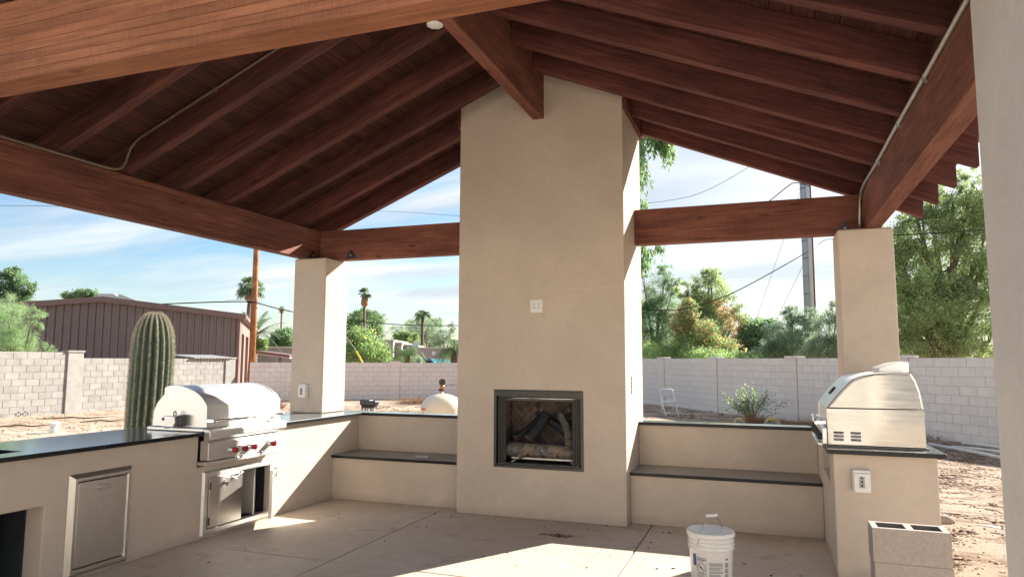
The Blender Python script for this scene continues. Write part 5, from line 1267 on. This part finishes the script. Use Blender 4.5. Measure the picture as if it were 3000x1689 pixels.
wire('thin dark wire in the sky right of the chimney, sagging', [(1880, 596, 28), (1960, 587, 27), (2060, 562, 26), (2200, 485, 25), (2330, 380, 24)], .0085)
wire('thick black cable sagging from the steel pole to the chimney edge', [(1840, 895, 22), (1900, 906, 22.5), (1950, 908, 23), (2010, 903, 23.7), (2130, 865, 25), (2260, 798, 27), (2370, 735, 28.8)], .019)
wire('looped black drop cable near the top of the steel pole', [(2160, 655, 27), (2255, 588, 28), (2300, 552, 28.3), (2330, 535, 28.5), (2372, 545, 28.8)], .020)
wire('short slack cable tied to the right of the steel pole', [(2396, 716, 28.8), (2420, 702, 27.5), (2440, 700, 26.5), (2600, 690, 20.3), (2750, 682, 18.5), (2890, 672, 17.5), (3050, 664, 16.5)], .012)
wire('fine stay wire left of the steel pole', [(2345, 560, 30), (2212, 945, 34)], .010, 'wire_grey'); wire('fine stay wire nearest the steel pole', [(2368, 745, 29), (2275, 935, 33)], .010, 'wire_grey')
ggy = thing('guy_wire', gat(1062, 34), 'guy wire with a yellow plastic sleeve behind the back wall', 'guy wire')
part('wire', tube([at(1000, 965, 34), at(1045, 1030, 33.5)], .022, 6), 'wire_grey', ggy); part('sleeve', tube([at(1043, 1028, 33.5), at(1068, 1072, 33)], .045, 8), 'guy_yellow', ggy)
ggz = thing('guy_wire', gat(2185, 27), 'short yellow guy sleeve sticking up behind the white wall', 'guy wire'); part('sleeve', tube([at(2186, 1020, 27.5), at(2174, 1056, 27.3)], .042, 8), 'guy_yellow', ggz)
st = thing('street_light', gat(1105, 85), 'thin curved-arm street light beside the dark pine', 'street light')
sb = Vector(gat(1103, 85)); zt_ = hz_(942, 85)-.2
part('pole', tube([sb, sb+Vector((0, 0, zt_-.2))], [.11, .08], 8), 'pole_light', st)
part('arm', tube([sb+Vector((0, 0, zt_-.3)), sb+Vector((.15, 0, zt_+.4)), sb+Vector((.5, 0, zt_+.75)), sb+Vector((.8, .1, zt_+.82))], .055, 6), 'pole_light', st)
part('lamp_head', BX((sb.x+.72, sb.x+1.2, sb.y-.05, sb.y+.2, zt_+.74, zt_+.88)), 'pole_light', st, bevel=.03)

# ------------------------------------------------------------------ YARD OBJECTS
tk = thing('filter_tank', (-5.55, 11.6, -.15), 'cream domed pool filter tank with a black gauge on top behind the left ledge', 'tank')
tx, ty = at(1295, 1150, 12.8).x, at(1295, 1150, 12.8).y
R_ = .385; zt = .93
part('vessel', lathe([(0, -.15), (R_, -.15), (R_, .62)] + [(R_*math.cos(a)**.85 if math.cos(a) > .001 else 0, .62+.27*math.sin(a)) for a in np.linspace(.1, math.pi/2, 14)], tx, ty, 48), 'tank', tk)
part('neck', lathe([(.03, .88), (.03, .905), (.018, .91), (.018, .94), (0, .94)], tx, ty, 16), 'tank', tk)
part('valve', tube([(tx-.06, ty, .955), (tx-.02, ty, .955), (tx+.03, ty, .955)], [.022, .03, .022], 10), 'black_plastic', tk)
part('coupling', lathe([(0, .93), (.028, .93), (.028, 1.0), (.045, 1.0), (.045, 1.035), (.02, 1.04), (0, 1.04)], tx, ty, 14), 'brass', tk)
cd = (Vector((0, 0))-Vector((tx, ty))).normalized()
gg = part('gauge', tube([(tx-cd.x*.02, ty-cd.y*.02, 1.10), (tx+cd.x*.03, ty+cd.y*.03, 1.10)], .062, 22), 'black_plastic', tk)
part('gauge_face', tube([(tx+cd.x*.031, ty+cd.y*.031, 1.10), (tx+cd.x*.033, ty+cd.y*.033, 1.10)], .030, 22), 'rubber', gg)
part('air_line', tube([(tx+.03, ty, 1.02), (tx+.12, ty-.05, 1.04), (tx+.3, ty-.1, 1.07)], .005, 5), 'black_plastic', tk)
an = math.atan2(cd.y, cd.x)-1.0
lb_ = part('tank_label', lathe([(R_+.002, .45), (R_+.002, .66)], tx, ty, 5, a0=an-.22, a1=an+.14), 'bucket_white', tk)
part('label_stripe', lathe([(R_+.004, .60), (R_+.004, .652)], tx, ty, 5, a0=an-.22, a1=an+.14), simple('label_orange', (.65, .16, .04), .5), lb_)
for k in range(3): part('label_mark', lathe([(R_+.004, .47+k*.04), (R_+.004, .49+k*.04)], tx, ty, 3, a0=an-.12, a1=an+.02+.03*k), 'ink', lb_)
va = thing('valve_manifold', (-6.7, 11.0, -.15), 'pair of black pool valve actuators on pipes left of the cream tank', 'pool equipment')
vb0 = at(1083, 1185, 12.4); vx, vy = vb0.x, vb0.y
for k, (ox, oy) in enumerate(((-.10, .03), (.05, -.03))):
    part('actuator', BX((vx+ox-.085, vx+ox+.115, vy+oy-.07, vy+oy+.07, .70+.0*k, .795-.01*k)), 'black_plastic', va, bevel=.015)
    part('actuator_base', BX((vx+ox-.06, vx+ox+.09, vy+oy-.06, vy+oy+.06, .655, .698)), 'rubber', va, bevel=.01)
    for q in (-.05, 0.01, .07): part('pipe', tube([(vx+ox+q, vy+oy-.03, .655), (vx+ox+q, vy+oy-.03, -.15)], .018, 8), 'grey_plastic', va)
# chair
ch = thing('folding_chair', (-2.914, 22.6, -.2), 'white metal folding chair standing by the white block wall', 'folding chair', rz=math.radians(28))
def T(pts, r, name, mat='chair_paint'): return part(name, tube(pts, r*1.35, 6), mat, ch, local=True)
for s_ in (-1, 1):
    T([(s_*.21, -.30, 0), (s_*.21, .05, .43), (s_*.20, .20, .80)], .014, 'front_leg'); T([(s_*.19, .28, 0), (s_*.19, .02, .40)], .014, 'rear_leg')
T([(-.21, -.22, .10), (.21, -.22, .10)], .010, 'stretcher'); T([(-.19, .22, .10), (.19, .22, .10)], .010, 'stretcher')
part('seat', BX((-.20, .20, -.20, .18, .425, .455)), 'chair_paint', ch, bevel=.014, local=True)
part('backrest', prism([(-.2, .60), (.2, .60), (.205, .74), (.17, .80), (-.17, .80), (-.205, .74)], lambda a, b, t: (a, t+.13+(b-.6)*.35, b), 0, .02), 'chair_grey', ch, bevel=.006, local=True)
T([(-.205, .12, .62), (-.21, .18, .76), (-.17, .21, .815), (.17, .21, .815), (.21, .18, .76), (.205, .12, .62)], .013, 'back_frame')
# open stemmed shrub by the wall
su = thing('desert_shrub', tuple(at(2205, 1250, 18.6)), 'sprawling thin-stemmed shrub with small grey-green leaves before the white wall', 'shrub')
c0 = at(2205, 1250, 18.6); c0.z = -.17; bm = bmesh.new(); P = []
pr_ = random.Random(21)
for k in range(56):
    a = pr_.uniform(0, 2*math.pi); out_ = pr_.uniform(.25, 1.0); hh_ = pr_.uniform(.45, 1.12)*(1.1-.35*out_)
    p1_ = c0+Vector((math.cos(a)*out_*.35, math.sin(a)*out_*.35, hh_*.55)); p2_ = c0+Vector((math.cos(a)*out_*.95, math.sin(a)*out_*.9, hh_))
    tube([c0+Vector((pr_.gauss(0, .05), pr_.gauss(0, .05), 0)), p1_, p2_], [.009, .006, .003], 4, bm)
    for i in range(24):
        t = pr_.uniform(.35, 1.02); q = p1_.lerp(p2_, (t-.35)/.65); P.append((q.x+pr_.gauss(0, .03), q.y+pr_.gauss(0, .03), q.z+pr_.gauss(0, .03)))
part('stems', bm, 'twig', su); leafmesh('leaves', P, .055, .6, ['leaf_bright', 'leaf_green'], su, secf=.3)
def dry_clump(label, c, r, h, n, seed, name='dry_grass_clump', mat='dead_brown'):
    rr_ = random.Random(seed); V = []; Fc = []
    for k in range(n):
        a = rr_.uniform(0, 6.28); d = rr_.random()**.5*r; p = Vector((c[0]+math.cos(a)*d*.6, c[1]+math.sin(a)*d*.6, c[2])); q = Vector((c[0]+math.cos(a)*d*1.3+rr_.gauss(0, .08), c[1]+math.sin(a)*d*1.3+rr_.gauss(0, .08), c[2]+h*rr_.uniform(.2, 1)*(1-.5*d/r)))
        sd3 = Vector((rr_.gauss(0, 1), rr_.gauss(0, 1), 0)).normalized()*.005; i = len(V); V += [p-sd3, p+sd3, q]; Fc.append((i, i+1, i+2))
    me = bpy.data.meshes.new(name); me.from_pydata(V, [], Fc); o = link(name, me, None, [mat]); return tag(o, label, 'dry grass')
a = at(2215, 1240, 17.6); dry_clump('rust-brown dry grass clump at the foot of the sprawling shrub', (a.x, a.y, -.17), .60, .50, 2200, 1)
a = at(2270, 1240, 17.3); dry_clump('orange-brown dead grass tuft between the two barrel cacti', (a.x, a.y, -.17), .45, .48, 1500, 2)
a = at(1225, 1175, 27.5); dry_clump('tangle of dry brush at the foot of the back wall left of the chimney', (a.x, a.y, -.17), 1.1, .45, 1300, 3)
a = at(2730, 1215, 15.8); dry_clump('low dry weeds against the white wall near the far right', (a.x, a.y, -.17), .9, .28, 900, 4)
a = at(2400, 1225, 18.4); dry_clump('dry weeds along the wall just left of the right grill', (a.x, a.y, -.17), 1.0, .3, 900, 5)
a = at(812, 1165, 24.0); dry_clump('reddish dry weed by the wall left of the rear post', (a.x, a.y, -.17), .35, .8, 260, 6)
def barrel(label, x, D, r, seed, nf):
    c = at(x, 1240, D); t = thing('barrel_cactus', (c.x, c.y, -.18), label, 'cactus'); rr_ = random.Random(seed)
    bm = bmesh.new(); n = 16*4; rgs = []
    for a_2 in np.linspace(-.5, math.pi/2*.97, 10):
        rgs.append([bm.verts.new((c.x+r*math.cos(a_2)*(1-.12*abs(math.sin(8*2*math.pi*k/n)))*math.cos(2*math.pi*k/n), c.y+r*math.cos(a_2)*(1-.12*abs(math.sin(8*2*math.pi*k/n)))*math.sin(2*math.pi*k/n), -.10+r*1.1*math.sin(a_2))) for k in range(n)])
    for A_, B_ in zip(rgs, rgs[1:]):
        for k in range(n): bm.faces.new((A_[k], A_[(k+1) % n], B_[(k+1) % n], B_[k])).smooth = True
    bm.faces.new(rgs[-1]); part('body', bm, 'cactus_skin', t)
    for k in range(nf):
        an_ = rr_.uniform(0, 6.28); q = Vector((c.x+math.cos(an_)*r*.5, c.y+math.sin(an_)*r*.5, r*1.0-.07))
        part('fruit', lathe([(0, q.z-.03), (.028, q.z-.015), (.034, q.z+.015), (.02, q.z+.045), (0, q.z+.05)], q.x, q.y, 8), 'fruit_yellow', t)
    V = []; Fc = []
    for k in range(1400):
        an_ = rr_.randrange(16)*math.pi/8+rr_.gauss(0, .03); el = rr_.uniform(-.2, 1.4); nv = Vector((math.cos(an_)*math.cos(el), math.sin(an_)*math.cos(el), math.sin(el))); p = Vector((c.x, c.y, -.06))+nv*r*1.03
        dv = (nv+Vector([rr_.gauss(0, .6) for _ in range(3)])).normalized(); sdv = dv.orthogonal().normalized()*.003; i = len(V); V += [p-sdv, p+sdv, p+dv*.05]; Fc.append((i, i+1, i+2))
    me = bpy.data.meshes.new('spines'); o_ = woff(t); me.from_pydata([v-o_ for v in V], [], Fc); tag(link('spines', me, t, ['cactus_spine']), kind='stuff')
barrel('small barrel cactus with yellow fruit left of the dry grass', 2166, 17.4, .12, 1, 6); barrel('larger spiny barrel cactus with a row of yellow fruit', 2262, 17.0, .17, 2, 9)
def rock(name, label, c, r, mat='stone', cat='rock', flat=.6, seed=0, sub=2):
    rr_ = random.Random(seed); bm = bmesh.new(); bmesh.ops.create_icosphere(bm, subdivisions=sub, radius=1)
    for v in bm.verts:
        k = 1+.22*mn.noise(v.co*1.7+Vector((seed*3.1, 0, 0)))+.1*mn.noise(v.co*4+Vector((0, seed, 0)))
        v.co = Vector((v.co.x*r*k, v.co.y*r*k*.8, v.co.z*r*k*flat))+Vector(c)
    return tag(part(name, bm, mat, smooth=True), label, cat)
c = at(2322, 1243, 15.6); rock('mound', 'low tan stone mound behind the right bench ledge', (c.x, c.y, -.14), .36, seed=3, flat=.55)
c = at(2795, 1545, 8.0); rock('rock', 'fist-sized tan stone on the dirt beside the block stack', (1.62, 8.2, -.07), .10, seed=4)
pipe_z = lambda x, y: ground_z(x, y)+.06
def pvc(label, x0, y0, x1, y1, D0_, D1_, r=.024):
    a_3 = at(x0, y0, D0_); b_3 = at(x1, y1, D1_)
    def hit(x, y, z):
        d_ = at(x, y, 1)-EYE; t_ = (z-1.5)/d_.z; return EYE+d_*t_
    A_ = hit(x0, y0, -.11); B_ = hit(x1, y1, -.11)
    e_ = (B_-A_); B2 = B_+e_*.25
    tag(part('pvc_pipe', tube([A_, A_.lerp(B2, .5)+Vector((0, 0, .01)), B2], r, 8), 'pvc'), label, 'pipe', 'white pvc pipes lying on the dirt')
pvc('longest white pipe lying nearest beside the right counter', 2722, 1300, 2925, 1338, 0, 0, .032)
pvc('middle white pipe of the bundle lying by the white wall', 2790, 1308, 2925, 1322, 0, 0, .028)
pvc('farthest white pipe of the bundle lying by the white wall', 2818, 1297, 2925, 1309, 0, 0, .03)
pvc('single white pipe half buried in sunlit dirt at the far right', 2808, 1537, 2936, 1552, 0, 0, .022)
cp_ = thing('capped_pipe', (-15.38, 11.72, -.18), 'short white capped pipe standing in the dirt at far left', 'pipe')
part('pipe', tube([(-15.38, 11.72, -.25), (-15.36, 11.72, -.02)], .085, 14), 'white_plastic', cp_); part('cap', tube([(-15.362, 11.72, -.02), (-15.358, 11.72, .045)], .10, 14), 'white_plastic', cp_, bevel=.01)
for i_, (x, y, L_) in enumerate(((215, 1226, 1.6), (298, 1235, .9), (60, 1250, 1.2))):
    d_ = at(x, y, 1)-EYE; q = EYE+d_*((-.17-1.5)/d_.z); rr_ = random.Random(i_)
    tag(part('fallen_stick', tube([q+Vector((-L_/2, -L_*.3, 0)), q+Vector((-.1, .02, .04)), q+Vector((L_*.2, .1, .02)), q+Vector((L_/2, L_*.4, .05))], [.012, .02, .018, .008], 6), 'bark'), ('long dead stick on the dirt before the grey wall', 'short dark stick on the dirt left of the cactus', 'thin twig on the dirt at the far left edge')[i_], 'stick')
# ------------------------------------------------------------------ GROUND COVER
def scatter(name, n, sampler, smin, smax, mat, flat=.5, elong=1.0, seed=1, cat='gravel', label=None):
    rs = np.random.RandomState(seed)
    base = np.array([(1, 0, 0), (-.5, .8, 0), (-.5, -.8, 0), (0, 0, 1), (0, 0, -.4)]); fc = np.array([(0, 1, 3), (1, 2, 3), (2, 0, 3), (1, 0, 4), (2, 1, 4), (0, 2, 4)])
    xy = sampler(rs, n); n = len(xy); s = (smin+(smax-smin)*rs.uniform(size=n)**3)[:, None, None]
    an = rs.uniform(0, 6.28, n); c, s_ = np.cos(an), np.sin(an)
    Vv = base[None]*np.array([elong, 1, flat])*(1+.35*rs.normal(size=(n, 5, 1)))*s
    X = Vv[:, :, 0]*c[:, None]-Vv[:, :, 1]*s_[:, None]+xy[:, 0:1]; Y = Vv[:, :, 0]*s_[:, None]+Vv[:, :, 1]*c[:, None]+xy[:, 1:2]; Z = Vv[:, :, 2]+xy[:, 2:3]
    Vv = np.stack([X, Y, Z], -1).reshape(-1, 3); Fc = (fc[None]+(np.arange(n)*5)[:, None, None]).reshape(-1, 3)
    me = bpy.data.meshes.new(name); me.vertices.add(len(Vv)); me.vertices.foreach_set('co', Vv.ravel()); me.loops.add(Fc.size); me.loops.foreach_set('vertex_index', Fc.ravel().astype(np.int32))
    me.polygons.add(len(Fc)); me.polygons.foreach_set('loop_start', np.arange(0, Fc.size, 3)); me.polygons.foreach_set('loop_total', np.full(len(Fc), 3)); me.update()
    o = link(name, me, None, [mat]); o['kind'] = 'stuff'
    if label: o['label'] = label; o['category'] = cat
    return o
def gzv(x, y): return np.array([ground_z(a, b) + .035*mn.noise((a*.7, b*.7, 0)) + .015*mn.noise((a*2.3, b*2.3, 3)) for a, b in zip(x, y)])
def region(x0, x1, y0, y1, thr=None, fr=.8):
    def f(rs, n):
        x = rs.uniform(x0, x1, n); y = rs.uniform(y0, y1, n)
        if thr is not None:
            k = np.array([mn.noise((a*fr, b*fr*1.8, 7)) for a, b in zip(x, y)]) > thr; x, y = x[k], y[k]
        k = ~((x > -5.5) & (x < 1.25) & (y < 7.5)); x, y = x[k], y[k]
        return np.stack([x, y, gzv(x, y)], 1)
    return f
simple('gravel_mix', (.33, .25, .18), .95, .6, 35)
scatter('gravel', 16000, region(1.1, 5.5, 3.5, 18), .006, .035, 'gravel_mix', seed=1, label='pebbles over the dirt right of the counter')
scatter('wood_chips', 15000, region(1.1, 5.5, 5.5, 18, -.02), .012, .05, 'wood_chip', .25, 2.4, 2, 'wood chips', 'dark wood chips in patches on the right-hand dirt')
scatter('leaf_litter', 26000, region(-14, 3.5, 9, 27, -.12, .5), .015, .055, 'wood_chip', .25, 2.2, 3, 'leaf litter', 'brown leaf litter covering the yard behind the benches')
scatter('yard_pebbles', 9000, region(-21, -5.5, 5, 22), .01, .045, 'gravel_mix', .5, 1.2, 4, 'gravel', 'scattered pebbles on the dirt left of the pavilion')
def slabpts(rs, n):
    x = rs.uniform(-4.3, 1.0, n); y = rs.uniform(3.0, 6.6, n)
    k = rs.uniform(size=n) < np.clip(.15+.85*np.exp(-((x+1.4)**2/1.6+(y-6.2)**2/.5))+.5*np.exp(-((x-.2)**2+(y-5.8)**2)/.8), 0, 1)
    x, y = x[k], y[k]; return np.stack([x, y, np.full(len(x), .002)], 1)
scatter('floor_debris', 900, slabpts, .0025, .013, 'speck_dark', .45, 1.7, 5, 'debris', 'dark crumbs and leaf bits scattered on the patio slab')
def ash(rs, n): 
    a = rs.normal(size=(n, 2))*np.array([.075, .03])+np.array([-1.72, 5.98]); return np.stack([a[:, 0], a[:, 1], np.full(n, .002)], 1)
scatter('ash_spot', 260, ash, .002, .010, 'speck_dark', .5, 1.6, 6, 'debris', 'little heap of black ash on the slab before the fireplace')
